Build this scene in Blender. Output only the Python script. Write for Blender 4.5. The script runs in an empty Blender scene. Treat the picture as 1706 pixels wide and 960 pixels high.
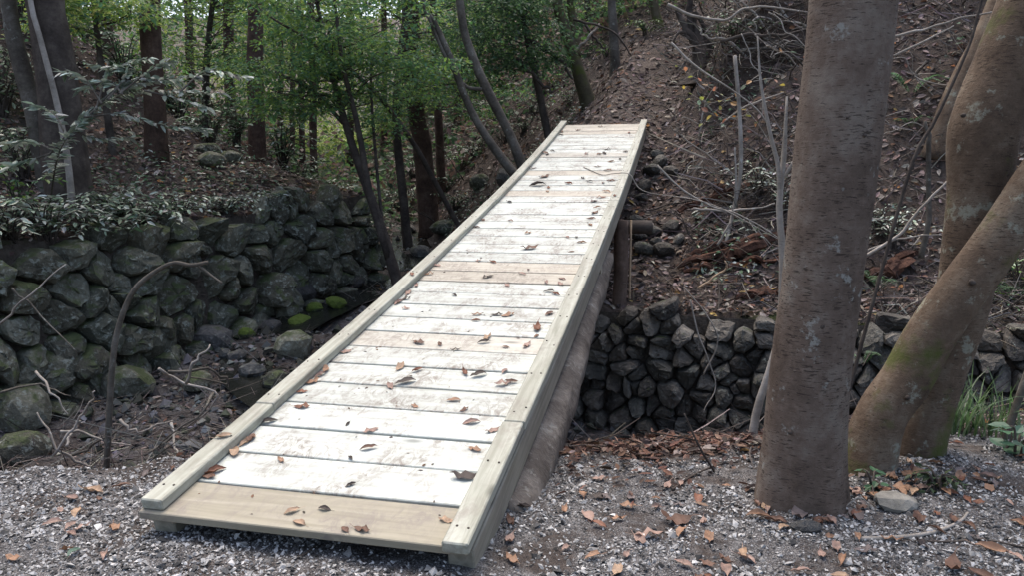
import bpy, math, random
import numpy as np
from mathutils import Vector, Matrix

# ------------------------------------------------------------------ camera, sky, sun, exposure
S = bpy.context.scene
COL = S.collection
CAMZ, PITCH, FPX = 1.6, math.radians(8.0), 1278.0
cam = bpy.data.cameras.new('camera')
camo = bpy.data.objects.new('camera', cam); COL.objects.link(camo)
camo.location = (0, 0, CAMZ)
camo.rotation_euler = (math.radians(90) - PITCH, 0, 0)
cam.sensor_width = 36.0
cam.lens = 36.0 * FPX / 1706.0
cam.clip_end = 1000.0
cam.clip_start = 0.05
S.camera = camo

SUN_EL, SUN_AZ = math.radians(68), math.radians(-20)      # azimuth clockwise from +Y
world = bpy.data.worlds.new('World'); S.world = world
world.use_nodes = True
wn = world.node_tree
sky = wn.nodes.new('ShaderNodeTexSky'); sky.sky_type = 'NISHITA'
sky.sun_disc = False; sky.sun_elevation = SUN_EL; sky.sun_rotation = SUN_AZ
sky.air_density = 1.0; sky.dust_density = 5.0; sky.ozone_density = 0.4
bg = wn.nodes['Background']; bg.inputs['Strength'].default_value = 0.15
wn.links.new(sky.outputs[0], bg.inputs['Color'])

sl = bpy.data.lights.new('sun', 'SUN'); sl.energy = 1.1; sl.angle = math.radians(50); sl.color = (1.0, 0.955, 0.90)
so = bpy.data.objects.new('sun', sl); COL.objects.link(so)
sd = Vector((math.sin(SUN_AZ) * math.cos(SUN_EL), math.cos(SUN_AZ) * math.cos(SUN_EL), math.sin(SUN_EL)))
so.rotation_euler = sd.to_track_quat('Z', 'Y').to_euler()
so.location = (0, 0, 40)

S.view_settings.view_transform = 'Standard'
S.view_settings.look = 'None'
S.view_settings.gamma = 1.0
S.view_settings.exposure = 1.3
S.render.engine = 'CYCLES'
S.cycles.use_denoising = True
S.cycles.max_bounces = 6
S.cycles.diffuse_bounces = 3
S.cycles.transmission_bounces = 4
S.cycles.sample_clamp_indirect = 6.0

RNG = np.random.default_rng(7)

# ------------------------------------------------------------------ helpers: numbers
def unit(a):
    a = np.asarray(a, float)
    return a / np.maximum(np.linalg.norm(a, axis=-1, keepdims=True), 1e-9)

def sstep(a, b, x):
    t = np.clip((x - a) / (b - a), 0, 1); return t * t * (3 - 2 * t)

def _hash(ix, iy, seed):
    h = (ix.astype(np.int64) * 374761393 + iy.astype(np.int64) * 668265263 + seed * 974634779) & 0x7fffffff
    h = ((h ^ (h >> 13)) * 1274126177) & 0x7fffffff
    return ((h ^ (h >> 16)) & 0xffff) / 65535.0

def vnoise(x, y, seed=0):
    x = np.asarray(x, float); y = np.asarray(y, float)
    ix = np.floor(x); iy = np.floor(y); fx = x - ix; fy = y - iy
    fx = fx * fx * (3 - 2 * fx); fy = fy * fy * (3 - 2 * fy)
    a = _hash(ix, iy, seed); b = _hash(ix + 1, iy, seed); c = _hash(ix, iy + 1, seed); d = _hash(ix + 1, iy + 1, seed)
    return (a + (b - a) * fx + (c - a) * fy + (a - b - c + d) * fx * fy) * 2 - 1

def fbm(x, y, o=4, seed=0):
    s = 0; a = 1.0; f = 1.0
    for i in range(o):
        s = s + a * vnoise(x * f, y * f, seed + i * 17); a *= .5; f *= 2.07
    return s

def spoint(u, v, y):
    """world point at real distance y (metres ahead) for a bearing measured on the photograph"""
    dx = (u - 853) / FPX; dn = (v - 480) / FPX
    d = np.array([dx, math.cos(PITCH) - dn * math.sin(PITCH), -math.sin(PITCH) - dn * math.cos(PITCH)])
    return np.array([0, 0, CAMZ]) + d * (y / d[1])

# ------------------------------------------------------------------ helpers: objects
def props(o, label=None, cat=None, group=None, kind=None):
    if label: o['label'] = label
    if cat: o['category'] = cat
    if group: o['group'] = group
    if kind: o['kind'] = kind
    return o

def empty(name, loc, label, cat, group=None, rot=None):
    o = bpy.data.objects.new(name, None); COL.objects.link(o)
    o.location = Vector([float(q) for q in loc]); o.empty_display_size = .1
    if rot is not None: o.rotation_euler = rot
    return props(o, label, cat, group)

def mesh(name, V, faces, mat=None, col=None, smooth=False):
    """faces: list of int arrays, each (n,3) or (n,4)"""
    V = np.asarray(V, np.float32)
    if not isinstance(faces, (list, tuple)): faces = [faces]
    faces = [np.asarray(f, np.int32) for f in faces if len(f)]
    me = bpy.data.meshes.new(name)
    nl = sum(f.size for f in faces); nf = sum(len(f) for f in faces)
    me.vertices.add(len(V)); me.vertices.foreach_set('co', V.ravel())
    me.loops.add(nl); me.polygons.add(nf)
    me.loops.foreach_set('vertex_index', np.concatenate([f.ravel() for f in faces]))
    tot = np.concatenate([np.full(len(f), f.shape[1], np.int32) for f in faces])
    me.polygons.foreach_set('loop_start', np.concatenate([[0], np.cumsum(tot)[:-1]]).astype(np.int32))
    me.polygons.foreach_set('use_smooth', np.full(nf, bool(smooth)))
    if col is not None:
        c = np.ones((len(V), 4), np.float32); c[:, :3] = col
        at = me.color_attributes.new('Col', 'FLOAT_COLOR', 'POINT')
        at.data.foreach_set('color', c.ravel())
    me.update(calc_edges=True)
    me.validate()
    if mat is not None: me.materials.append(mat)
    return me

def obj(name, me, parent=None, loc=(0, 0, 0), rot=None, label=None, cat=None, group=None, kind=None):
    o = bpy.data.objects.new(name, me); COL.objects.link(o)
    if parent is not None: o.parent = parent
    o.location = Vector([float(q) for q in loc])
    if rot is not None:
        if isinstance(rot, Matrix): o.rotation_euler = rot.to_euler()
        else: o.rotation_euler = rot
    return props(o, label, cat, group, kind)

class Geo:
    """collects vertices, faces and vertex colours of ONE object"""
    def __init__(s): s.V = []; s.T = []; s.Q = []; s.C = []; s.n = 0
    def add(s, V, T=None, Q=None, C=None):
        V = np.asarray(V, float).reshape(-1, 3)
        if T is not None and len(T): s.T.append(np.asarray(T, np.int64).reshape(-1, 3) + s.n)
        if Q is not None and len(Q): s.Q.append(np.asarray(Q, np.int64).reshape(-1, 4) + s.n)
        if C is None: C = (1, 1, 1)
        C = np.asarray(C, float)
        s.C.append(np.broadcast_to(C, (len(V), 3)).copy()); s.V.append(V); s.n += len(V)
    def mesh(s, name, mat, off=(0, 0, 0), smooth=False, color=False):
        V = np.concatenate(s.V) - np.asarray(off, float)
        f = []
        if s.T: f.append(np.concatenate(s.T))
        if s.Q: f.append(np.concatenate(s.Q))
        return mesh(name, V, f, mat, np.concatenate(s.C) if color else None, smooth)

def catmull(P, n):
    P = np.asarray(P, float)
    if len(P) == 2:
        t = np.linspace(0, 1, n)[:, None]; return P[0] * (1 - t) + P[1] * t
    Q = np.vstack([2 * P[0] - P[1], P, 2 * P[-1] - P[-2]])
    ts = np.linspace(0, len(P) - 1 - 1e-6, n); k = ts.astype(int); t = (ts - k)[:, None]
    a, b, c, d = Q[k], Q[k + 1], Q[k + 2], Q[k + 3]
    return .5 * (2 * b + (c - a) * t + (2 * a - 5 * b + 4 * c - d) * t ** 2 + (3 * b - a - 3 * c + d) * t ** 3)

def tube(g, P, R, n=12, sides=8, rough=0.0, seed=0, flare=0.0, cap=True, C=None, wob=0.0):
    """tapered limb through the points P with radii R"""
    P = np.asarray(P, float); R = np.asarray(R, float)
    r = np.interp(np.linspace(0, 1, n), np.linspace(0, 1, len(R)), R)
    X = catmull(P, n)
    if wob:
        k = np.linspace(0, 9, n)
        X = X + wob * np.stack([vnoise(k, k * 0 + 3, seed), vnoise(k, k * 0 + 9, seed + 1), vnoise(k, k * 0 + 5, seed + 2)], 1) * np.minimum(1, k / 2)[:, None]
    T = unit(np.gradient(X, axis=0))
    a = np.array([1., 0, 0]) if abs(T[0][0]) < .8 else np.array([0, 1., 0])
    Nn = np.zeros_like(X); nn = a - T[0] * (a @ T[0]); nn /= np.linalg.norm(nn)
    for i in range(n):
        nn = nn - T[i] * (nn @ T[i]); nn /= np.linalg.norm(nn); Nn[i] = nn
    B = np.cross(T, Nn)
    th = np.linspace(0, 2 * math.pi, sides, endpoint=False)
    ct, st = np.cos(th), np.sin(th)
    lin = np.concatenate([[0], np.cumsum(np.linalg.norm(np.diff(X, axis=0), axis=1))])
    rr = r[:, None] * np.ones(sides)
    if rough:
        rr = rr * (1 + rough * fbm(ct[None] * 1.6 + 7 + lin[:, None] * 1.3, st[None] * 1.6 + lin[:, None] * .9, 3, seed))
    if flare:
        f = np.exp(-lin / (1.3 * r[0]))[:, None]
        rr = rr * (1 + flare * f * (.55 + .6 * np.maximum(0, np.cos(th * 4 + seed))[None] + .3 * np.cos(th * 2.0 + seed * 1.7)[None]))
    V = X[:, None] + rr[..., None] * (Nn[:, None] * ct[None, :, None] + B[:, None] * st[None, :, None])
    i = np.arange(n - 1)[:, None] * sides; j = np.arange(sides)[None]; j2 = (j + 1) % sides
    Q = np.stack([i + j, i + j2, i + sides + j2, i + sides + j], -1).reshape(-1, 4)
    V = V.reshape(-1, 3); Tn = None
    if cap:
        V = np.vstack([V, X[0], X[-1] + T[-1] * r[-1] * .25]); m = n * sides
        j = np.arange(sides); j2 = (j + 1) % sides; e = (n - 1) * sides
        Tn = np.vstack([np.stack([np.full(sides, m), j2, j], 1), np.stack([np.full(sides, m + 1), e + j, e + j2], 1)])
    g.add(V, Tn, Q, C)
    return X

def leaves(g, P, D, N, L, W=.5, fold=.15, C=(1, 1, 1), far=False, bend=0.0):
    """leaf blades: P base, D axis, N face normal, L length, W width/length"""
    P = np.asarray(P, float); n = len(P)
    D = unit(D); N = N - D * np.sum(N * D, 1, keepdims=True); N = unit(N); Sd = np.cross(D, N)
    L = (np.ones(n) * L)[:, None]; W = (np.ones(n) * W)[:, None] * L
    C = np.broadcast_to(np.asarray(C, float), (n, 3))
    if far:
        V = np.stack([P, P + D * L * .5 + Sd * W * .5 + N * fold * L, P + D * L, P + D * L * .5 - Sd * W * .5 + N * fold * L], 1)
        k = np.arange(n)[:, None] * 4
        g.add(V.reshape(-1, 3), np.vstack([k + [0, 1, 2], k + [0, 2, 3]]), None, np.repeat(C, 4, 0))
    else:
        V = np.stack([P, P + D * L * .28 + Sd * W * .46 + N * fold * L, P + D * L * .66 + Sd * W * .4 + N * (fold - bend * .5) * L, P + D * L - N * bend * L,
                      P + D * L * .66 - Sd * W * .4 + N * (fold - bend * .5) * L, P + D * L * .28 - Sd * W * .46 + N * fold * L], 1)
        k = np.arange(n)[:, None] * 6
        g.add(V.reshape(-1, 3), None, np.vstack([k + [0, 1, 2, 3], k + [0, 3, 4, 5]]), np.repeat(C, 6, 0))

def pick(pal, n, rng, jit=.18):
    pal = np.asarray(pal, float)
    c = pal[rng.integers(0, len(pal), n)] * (1 + rng.normal(0, jit, (n, 1)))
    return np.clip(c * (1 + rng.normal(0, .05, (n, 3))), .004, .9)

ORD = 'first second third fourth fifth sixth seventh eighth ninth tenth eleventh twelfth thirteenth fourteenth fifteenth sixteenth seventeenth eighteenth nineteenth twentieth'.split()
_t = {20: 'twenty', 30: 'thirty', 40: 'forty'}
def ordinal(k):
    if k <= 20: return ORD[k - 1]
    if k % 10 == 0: return {30: 'thirtieth', 40: 'fortieth'}[k]
    return _t[k // 10 * 10] + '-' + ORD[k % 10 - 1]

# ------------------------------------------------------------------ helpers: procedural materials
class NB:
    def __init__(s, name):
        s.m = bpy.data.materials.new(name); s.m.use_nodes = True; s.t = s.m.node_tree; s.t.nodes.clear()
    def n(s, typ, **kw):
        x = s.t.nodes.new('ShaderNode' + typ)
        for k, v in kw.items(): setattr(x, k, v)
        return x
    def put(s, sock, v):
        if hasattr(v, 'is_linked') or isinstance(v, bpy.types.NodeSocket): s.t.links.new(v, sock)
        else:
            if isinstance(v, (tuple, list)) and len(v) == 3 and sock.type == 'RGBA': v = (*v, 1)
            sock.default_value = v
    def co(s, scale=(1, 1, 1), rnd=False, attr=None):
        c = s.n('TexCoord').outputs['Object']
        if rnd:
            r = s.n('ObjectInfo').outputs['Random']
            mu = s.n('MATH' if 0 else 'Math', operation='MULTIPLY'); s.put(mu.inputs[0], r); mu.inputs[1].default_value = 73.1
            ad = s.n('VectorMath', operation='ADD'); s.put(ad.inputs[0], c); s.put(ad.inputs[1], mu.outputs[0]); c = ad.outputs[0]
        mp = s.n('Mapping'); s.put(mp.inputs['Vector'], c); mp.inputs['Scale'].default_value = scale
        return mp.outputs[0]
    def noise(s, v, scale=5, detail=4, rough=.55, dist=0.0):
        x = s.n('TexNoise'); s.put(x.inputs['Vector'], v)
        x.inputs['Scale'].default_value = scale; x.inputs['Detail'].default_value = detail
        x.inputs['Roughness'].default_value = rough; x.inputs['Distortion'].default_value = dist
        return x.outputs['Fac']
    def voro(s, v, scale=5, feature='F1', out='Distance', rand=1.0):
        x = s.n('TexVoronoi', feature=feature); s.put(x.inputs['Vector'], v); x.inputs['Scale'].default_value = scale
        x.inputs['Randomness'].default_value = rand
        return x.outputs[out]
    def ramp(s, f, stops, const=False):
        x = s.n('ValToRGB'); s.put(x.inputs[0], f); e = x.color_ramp.elements
        if const: x.color_ramp.interpolation = 'CONSTANT'
        while len(e) > 1: e.remove(e[-1])
        for i, (p, c) in enumerate(stops):
            if isinstance(c, (int, float)): c = (c, c, c)
            q = e[0] if i == 0 else e.new(p)
            q.position = p; q.color = (*c, 1)
        return x.outputs[0]
    def mix(s, f, a, b, mode='MIX'):
        x = s.n('Mix', data_type='RGBA', blend_type=mode)
        s.put(x.inputs[0], f); s.put(x.inputs[6], a); s.put(x.inputs[7], b); return x.outputs[2]
    def math(s, op, a, b=0.0):
        x = s.n('Math', operation=op); s.put(x.inputs[0], a); s.put(x.inputs[1], b); return x.outputs[0]
    def attr(s, name='Col'):
        return s.n('Attribute', attribute_name=name).outputs['Color']
    def bump(s, h, strength=.5, dist=.02, nrm=None):
        x = s.n('Bump'); x.inputs['Strength'].default_value = strength; x.inputs['Distance'].default_value = dist
        s.put(x.inputs['Height'], h)
        if nrm is not None: s.put(x.inputs['Normal'], nrm)
        return x.outputs[0]
    def out(s, base, rough=.8, nrm=None, spec=.3, trans=0.0, tcol=None):
        p = s.n('BsdfPrincipled'); s.put(p.inputs['Base Color'], base); s.put(p.inputs['Roughness'], rough)
        p.inputs['Specular IOR Level'].default_value = spec
        if nrm is not None: s.put(p.inputs['Normal'], nrm)
        sh = p.outputs[0]
        if trans:
            tr = s.n('BsdfTranslucent'); s.put(tr.inputs[0], tcol if tcol is not None else base)
            mx = s.n('MixShader'); mx.inputs[0].default_value = trans
            s.t.links.new(sh, mx.inputs[1]); s.t.links.new(tr.outputs[0], mx.inputs[2]); sh = mx.outputs[0]
        o = s.n('OutputMaterial'); s.t.links.new(sh, o.inputs[0]); return s.m

M = {}
def leafmat(name, rough, trans, spec=.4):
    b = NB(name); c = b.attr(); n_ = b.noise(b.co(), 40, 2)
    base = b.mix(1.0, c, b.ramp(n_, [(.3, .8), (.7, 1.15)]), 'MULTIPLY')
    M[name] = b.out(base, rough, None, spec, trans)
leafmat('green_leaf', .5, .5)
leafmat('waxy_leaf', .38, .2, .5)
leafmat('dead_leaf', .75, .15, .25)
leafmat('needle', .7, .2, .2)

def stonemat(name, dark, mid, lite, moss, mossamt, lich, wet=.75):
    b = NB(name); c = b.co(rnd=True)
    n1 = b.noise(c, 3.0, 6, .62); n2 = b.noise(c, 22, 5, .65)
    base = b.ramp(b.math('ADD', b.math('MULTIPLY', n1, .65), b.math('MULTIPLY', n2, .35)), [(.3, dark), (.5, mid), (.72, lite)])
    info = b.n('ObjectInfo').outputs['Random']
    base = b.mix(1.0, base, b.ramp(info, [(0, (.55, .54, .53)), (.3, (1.0, .92, .82)), (.55, (.8, .84, .80)), (.8, (1.25, 1.2, 1.12)), (1, (1.6, 1.58, 1.52))]), 'MULTIPLY')
    ln = b.noise(c, 11, 6, .72)
    base = b.mix(b.ramp(ln, [(.60 - lich, 0.0), (.66 - lich, .75)]), base, (.27, .29, .25))
    up = b.n('NewGeometry').outputs['Normal']; sp = b.n('SeparateXYZ'); b.put(sp.inputs[0], up)
    mm = b.math('ADD', b.noise(c, 4.5, 5, .6), b.math('MULTIPLY', sp.outputs[2], .16))
    base = b.mix(b.ramp(mm, [(.72 - mossamt, 0.0), (.84 - mossamt, 1.0)]), base, moss)
    h = b.math('ADD', b.noise(c, 9, 8, .7), b.math('MULTIPLY', n2, .6))
    M[name] = b.out(base, wet, b.bump(h, 1.0, .05), .35)
stonemat('wall_stone', (.034, .031, .029), (.088, .082, .075), (.20, .19, .175), (.045, .06, .02), .0, .0)
stonemat('lichen_stone', (.046, .046, .036), (.100, .101, .080), (.185, .186, .15), (.068, .085, .034), .14, .06)
stonemat('mossy_stone', (.025, .028, .02), (.05, .055, .04), (.09, .09, .07), (.085, .125, .018), .40, .0)
stonemat('stream_stone', (.03, .03, .032), (.075, .075, .078), (.17, .17, .17), (.05, .065, .02), .04, .0, .5)

def woodmat(name, cols, grain_axis, dirt, tint=0.0):
    """sawn timber: long grain along one local axis, knots, scuffed mud"""
    b = NB(name)
    sc = {'x': (1.2, 26, 26), 'y': (26, 1.2, 26)}[grain_axis]
    kc = {'x': (1.0, 2.6, 2.6), 'y': (2.6, 1.0, 2.6)}[grain_axis]
    c = b.co(sc, rnd=True); c1 = b.co((1, 1, 1), rnd=True); ck = b.co(kc, rnd=True)
    g = b.noise(c, 1.0, 5, .6, .6)
    base = b.ramp(g, [(.3, cols[0]), (.55, cols[1]), (.75, cols[2])])
    kn = b.voro(ck, 1.7)
    base = b.mix(b.ramp(kn, [(.05, .8), (.12, 0.0)]), base, tuple(q * .45 for q in cols[0]))
    if dirt:
        d = b.math('MULTIPLY', b.ramp(b.noise(c1, 3.2, 5, .65), [(.40, 0), (.60, 1)]), b.ramp(b.noise(b.co((1, .5, 1), rnd=True), 15, 7, .78, 1.8), [(.40, 0), (.60, 1)]))
        base = b.mix(b.math('MULTIPLY', d, dirt), base, (.19, .165, .14))
        sp = b.ramp(b.noise(c1, 75, 2, .6), [(.74, 0), (.79, .75)])
        base = b.mix(b.math('MULTIPLY', sp, min(1, dirt * 1.3)), base, (.10, .08, .07))
    r = b.n('ObjectInfo').outputs['Random']
    base = b.mix(1.0, base, b.ramp(r, [(0, (.90, .90, .89)), (.5, (1, 1, .99)), (1, (1.04, 1.05, 1.05))]), 'MULTIPLY')
    M[name] = b.out(base, .62, b.bump(g, .25, .004), .3)
woodmat('plank_wood', [(.345, .36, .325), (.48, .505, .465), (.55, .58, .54)], 'x', 1.0)
woodmat('plank_wood_yellow', [(.33, .30, .24), (.425, .395, .33), (.48, .45, .39)], 'x', .8)
woodmat('plank_wood_grey', [(.36, .345, .295), (.44, .425, .37), (.50, .485, .43)], 'x', .8)
woodmat('plank_wood_first', [(.20, .18, .13), (.275, .25, .19), (.32, .295, .235)], 'x', 1.0)
woodmat('kerb_wood', [(.21, .21, .165), (.345, .35, .295), (.44, .445, .385)], 'y', .6)
woodmat('beam_wood', [(.18, .165, .125), (.28, .26, .21), (.37, .345, .29)], 'y', .7)

def barkmat(name, cols, zs, lent, lich, liccol, moss=0.0, fine=30, bstr=.5, bd=.01, mosscol=(.07, .085, .02), streak=False):
    b = NB(name)
    if streak: c = b.co((6, 6, .7), rnd=True)
    else: c = b.co((3, 3, zs), rnd=True)
    c1 = b.co((1, 1, 1), rnd=True)
    n1 = b.noise(c1, 3.2, 5, .6); n2 = b.noise(c, 3.0, 5, .7)
    base = b.ramp(b.math('ADD', b.math('ADD', b.math('MULTIPLY', n1, .56), b.math('MULTIPLY', b.noise(c1, 19, 7, .72), .34)), b.math('MULTIPLY', n2, .10)), [(.36, cols[0]), (.5, cols[1]), (.63, cols[2])])
    if lent:
        l = b.math('ADD', b.math('MULTIPLY', b.noise(b.co((24, 24, 150), rnd=True), 1.0, 3, .65), .78), b.math('MULTIPLY', b.noise(c1, 2.2, 3, .6), .25))
        base = b.mix(b.ramp(l, [(.585, 0), (.625, lent)]), base, tuple(q * .4 for q in cols[0]))
    if lent > .5:
        l2 = b.noise(b.co((18, 18, 120), rnd=True), 1.0, 2, .5)
        base = b.mix(b.ramp(l2, [(.69, 0), (.74, .4)]), base, tuple(min(1, q * 1.5) for q in cols[2]))
    if lich:
        k = b.noise(c1, 6.5, 5, .65); k2 = b.noise(c1, 40, 4, .7)
        kk = b.math('ADD', b.math('MULTIPLY', k, .75), b.math('MULTIPLY', k2, .25))
        base = b.mix(b.ramp(kk, [(.645 - lich, 0), (.69 - lich, .7)]), base, liccol)
    if moss:
        k = b.noise(c1, 2.3, 5, .65)
        base = b.mix(b.ramp(k, [(.72 - moss, 0), (.82 - moss, .85)]), base, mosscol)
    h = b.math('ADD', b.math('MULTIPLY', n2, .18 if lent else .8), b.math('MULTIPLY', b.noise(c1, fine, 5, .7), .5))
    M[name] = b.out(base, .85, b.bump(h, bstr, bd), .2)
barkmat('cherry_bark', [(.064, .046, .035), (.122, .092, .073), (.18, .152, .126)], 26, .8, .055, (.27, .275, .25), fine=70, bd=.008, bstr=.8)
barkmat('cherry_bark_mossy', [(.058, .040, .028), (.118, .085, .060), (.178, .146, .110)], 26, .7, .07, (.25, .26, .21), moss=.14, fine=60, bd=.012, bstr=.8)
barkmat('cedar_bark', [(.030, .019, .014), (.075, .047, .036), (.125, .086, .068)], 1, 0, .0, (.1, .1, .1), streak=True, bstr=.9, bd=.03)
barkmat('grey_bark', [(.04, .034, .028), (.085, .075, .062), (.15, .138, .12)], 12, .3, .05, (.24, .25, .22), fine=40)
barkmat('dark_bark', [(.026, .021, .018), (.058, .047, .040), (.10, .085, .072)], 10, .2, .0, (.16, .17, .15), moss=.0, fine=40)
barkmat('pale_twig', [(.16, .14, .12), (.26, .235, .205), (.36, .33, .30)], 16, .3, .04, (.4, .4, .38), fine=60, bd=.004)
barkmat('moss_bark', [(.04, .034, .022), (.075, .065, .04), (.11, .095, .065)], 8, .2, .0, (.2, .2, .16), moss=.2, fine=40)
barkmat('girder_bark', [(.052, .043, .036), (.115, .098, .084), (.20, .178, .156)], 1.2, 0, .07, (.25, .24, .215), fine=14, bstr=1.0, bd=.025)
barkmat('rotten_wood', [(.022, .013, .010), (.062, .030, .021), (.17, .085, .052)], 2, 0, .0, (.2, .1, .08), streak=False, fine=20, bstr=1.0, bd=.03)
barkmat('post_wood', [(.05, .034, .026), (.09, .062, .048), (.14, .10, .08)], 1, 0, .0, (.2, .2, .2), streak=True, fine=30)

b = NB('ground_soil'); c = b.co()
n1 = b.noise(c, 1.4, 6, .65); n2 = b.noise(c, 16, 6, .7); n3 = b.noise(c, 90, 3, .7)
soil = b.ramp(b.math('ADD', b.math('MULTIPLY', n1, .4), b.math('MULTIPLY', n2, .6)), [(.33, (.028, .021, .017)), (.5, (.066, .051, .043)), (.68, (.115, .093, .081))])
gv = b.ramp(b.math('ADD', b.math('MULTIPLY', n2, .35), b.math('MULTIPLY', b.noise(c, 150, 2, .6), .65)), [(.38, (.035, .032, .031)), (.5, (.11, .105, .105)), (.62, (.30, .295, .29))])
clod = b.ramp(b.noise(c, 2.6, 5, .65), [(.46, 1.0), (.60, 0.15)])
sepc = b.n('SeparateColor'); b.put(sepc.inputs[0], b.attr())
base = b.mix(b.math('MULTIPLY', sepc.outputs[0], clod), soil, gv)
base = b.mix(b.math('MULTIPLY', sepc.outputs[1], b.ramp(b.noise(c, 7, 4, .6), [(.4, 0), (.55, 1)])), base, (.05, .065, .018))
base = b.mix(b.math('MULTIPLY', sepc.outputs[2], .4), base, b.ramp(n2, [(.35, (.085, .066, .055)), (.65, (.155, .126, .108))]))
h = b.math('ADD', n2, b.math('MULTIPLY', n3, .5))
M['ground_soil'] = b.out(base, .9, b.bump(h, 1.0, .04), .2)

b = NB('gravel_chip'); cc = b.attr()
M['gravel_chip'] = b.out(b.mix(1.0, cc, b.ramp(b.noise(b.co(), 220, 2), [(.3, .75), (.7, 1.15)]), 'MULTIPLY'), .75, None, .3)
b = NB('stream_water'); nz = b.noise(b.co((1, 1, 1)), 14, 3, .6)
M['stream_water'] = b.out((.012, .013, .011), .06, b.bump(nz, .35, .03), .6)
b = NB('wall_core'); nz = b.noise(b.co(), 12, 5)
M['wall_core'] = b.out(b.ramp(nz, [(.3, (.035, .029, .024)), (.7, (.085, .072, .06))]), .95, b.bump(nz, 1, .05), .1)
b = NB('pale_rock'); c = b.co(rnd=True); nz = b.noise(c, 9, 7, .7)
M['pale_rock'] = b.out(b.ramp(nz, [(.3, (.10, .095, .08)), (.55, (.20, .19, .165)), (.75, (.27, .26, .235))]), .8, b.bump(nz, .8, .02), .3)
b = NB('cut_wood'); c = b.co(rnd=True); nz = b.noise(c, 30, 4, .6)
M['cut_wood'] = b.out(b.ramp(nz, [(.3, (.30, .20, .12)), (.7, (.48, .36, .25))]), .8, None, .2)
LEAFCOL = {'b': (.115, .062, .042), 'r': (.17, .075, .045), 'o': (.25, .145, .09), 't': (.33, .225, .15), 'd': (.038, .028, .024),
           'g': (.13, .105, .10), 'p': (.27, .18, .145), 'v': (.07, .12, .09)}
LEAFWORD = {'b': 'brown', 'r': 'rust-red', 'o': 'orange-brown', 't': 'tan', 'd': 'blackened', 'g': 'grey-brown', 'p': 'pinkish brown', 'v': 'green'}
for k, cl in LEAFCOL.items():
    b = NB('fallen_leaf_' + LEAFWORD[k].replace(' ', '_')); nz = b.noise(b.co(rnd=True), 28, 5, .65)
    M['fl_' + k] = b.out(b.ramp(nz, [(.3, tuple(q * .55 for q in cl)), (.5, cl), (.72, tuple(min(1, q * 1.35) for q in cl))]), .6, None, .3, .12)

# ------------------------------------------------------------------ the lie of the land
LW = np.array([(-14, 4.6), (-9, 6.2), (-6.6, 7.8), (-5.75, 9.0), (-5.25, 10.1), (-4.8, 11.1), (-3.75, 13.1), (-2.6, 15.2)])       # foot of the far-left wall
LBANK = np.vstack([LW, [(-3.0, 16.6), (-4.4, 20), (-6.5, 26), (-9.5, 36), (-14, 55), (-20, 140)]])
RW = np.array([(9.5, 6.2), (7, 6.75), (5, 7.3), (2.6, 8.1), (.9, 8.65), (-.5, 9.05)])                    # foot of the right wall
RBANK = np.vstack([[(40, 0)], RW, [(-1.1, 10.6), (-1.5, 12.5), (-1.55, 15), (-1.7, 18), (-3, 22), (-5, 28), (-8, 38), (-11, 55), (-15, 140)]])

def pdist(x, y, L):
    """signed distance to a polyline, positive on its left-hand side"""
    best = np.full(x.shape, 1e9); sg = np.zeros(x.shape)
    for (ax, ay), (bx, by) in zip(L[:-1], L[1:]):
        dx, dy = bx - ax, by - ay; l2 = dx * dx + dy * dy
        t = np.clip(((x - ax) * dx + (y - ay) * dy) / l2, 0, 1)
        d = np.hypot(x - ax - t * dx, y - ay - t * dy)
        s = np.sign(dx * (y - ay) - dy * (x - ax)); m = d < best
        best = np.where(m, d, best); sg = np.where(m, s, sg)
    return best * sg

def bed_z(x, y):
    z = np.interp(y, [0, 6, 8, 11.3, 13.3, 18, 25, 35, 60, 140], [-1.5, -1.45, -1.35, -.95, -.55, 0, .9, 2.0, 4.5, 30])
    return z
def edge_y(x): return np.interp(x, [-30, -6, -3, -2, -1, 0, 1.2, 2.2, 3.5, 6, 30], [3.2, 3.6, 3.9, 4.15, 4.25, 4.25, 4.25, 4.6, 5.0, 5.1, 5.1])
def wall_top(y): return np.interp(y, [5, 8.5, 11, 15, 20, 30], [.75, .82, .88, 1.3, 1.7, 2.8])
BDIR = np.array([.2266, .974])

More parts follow.
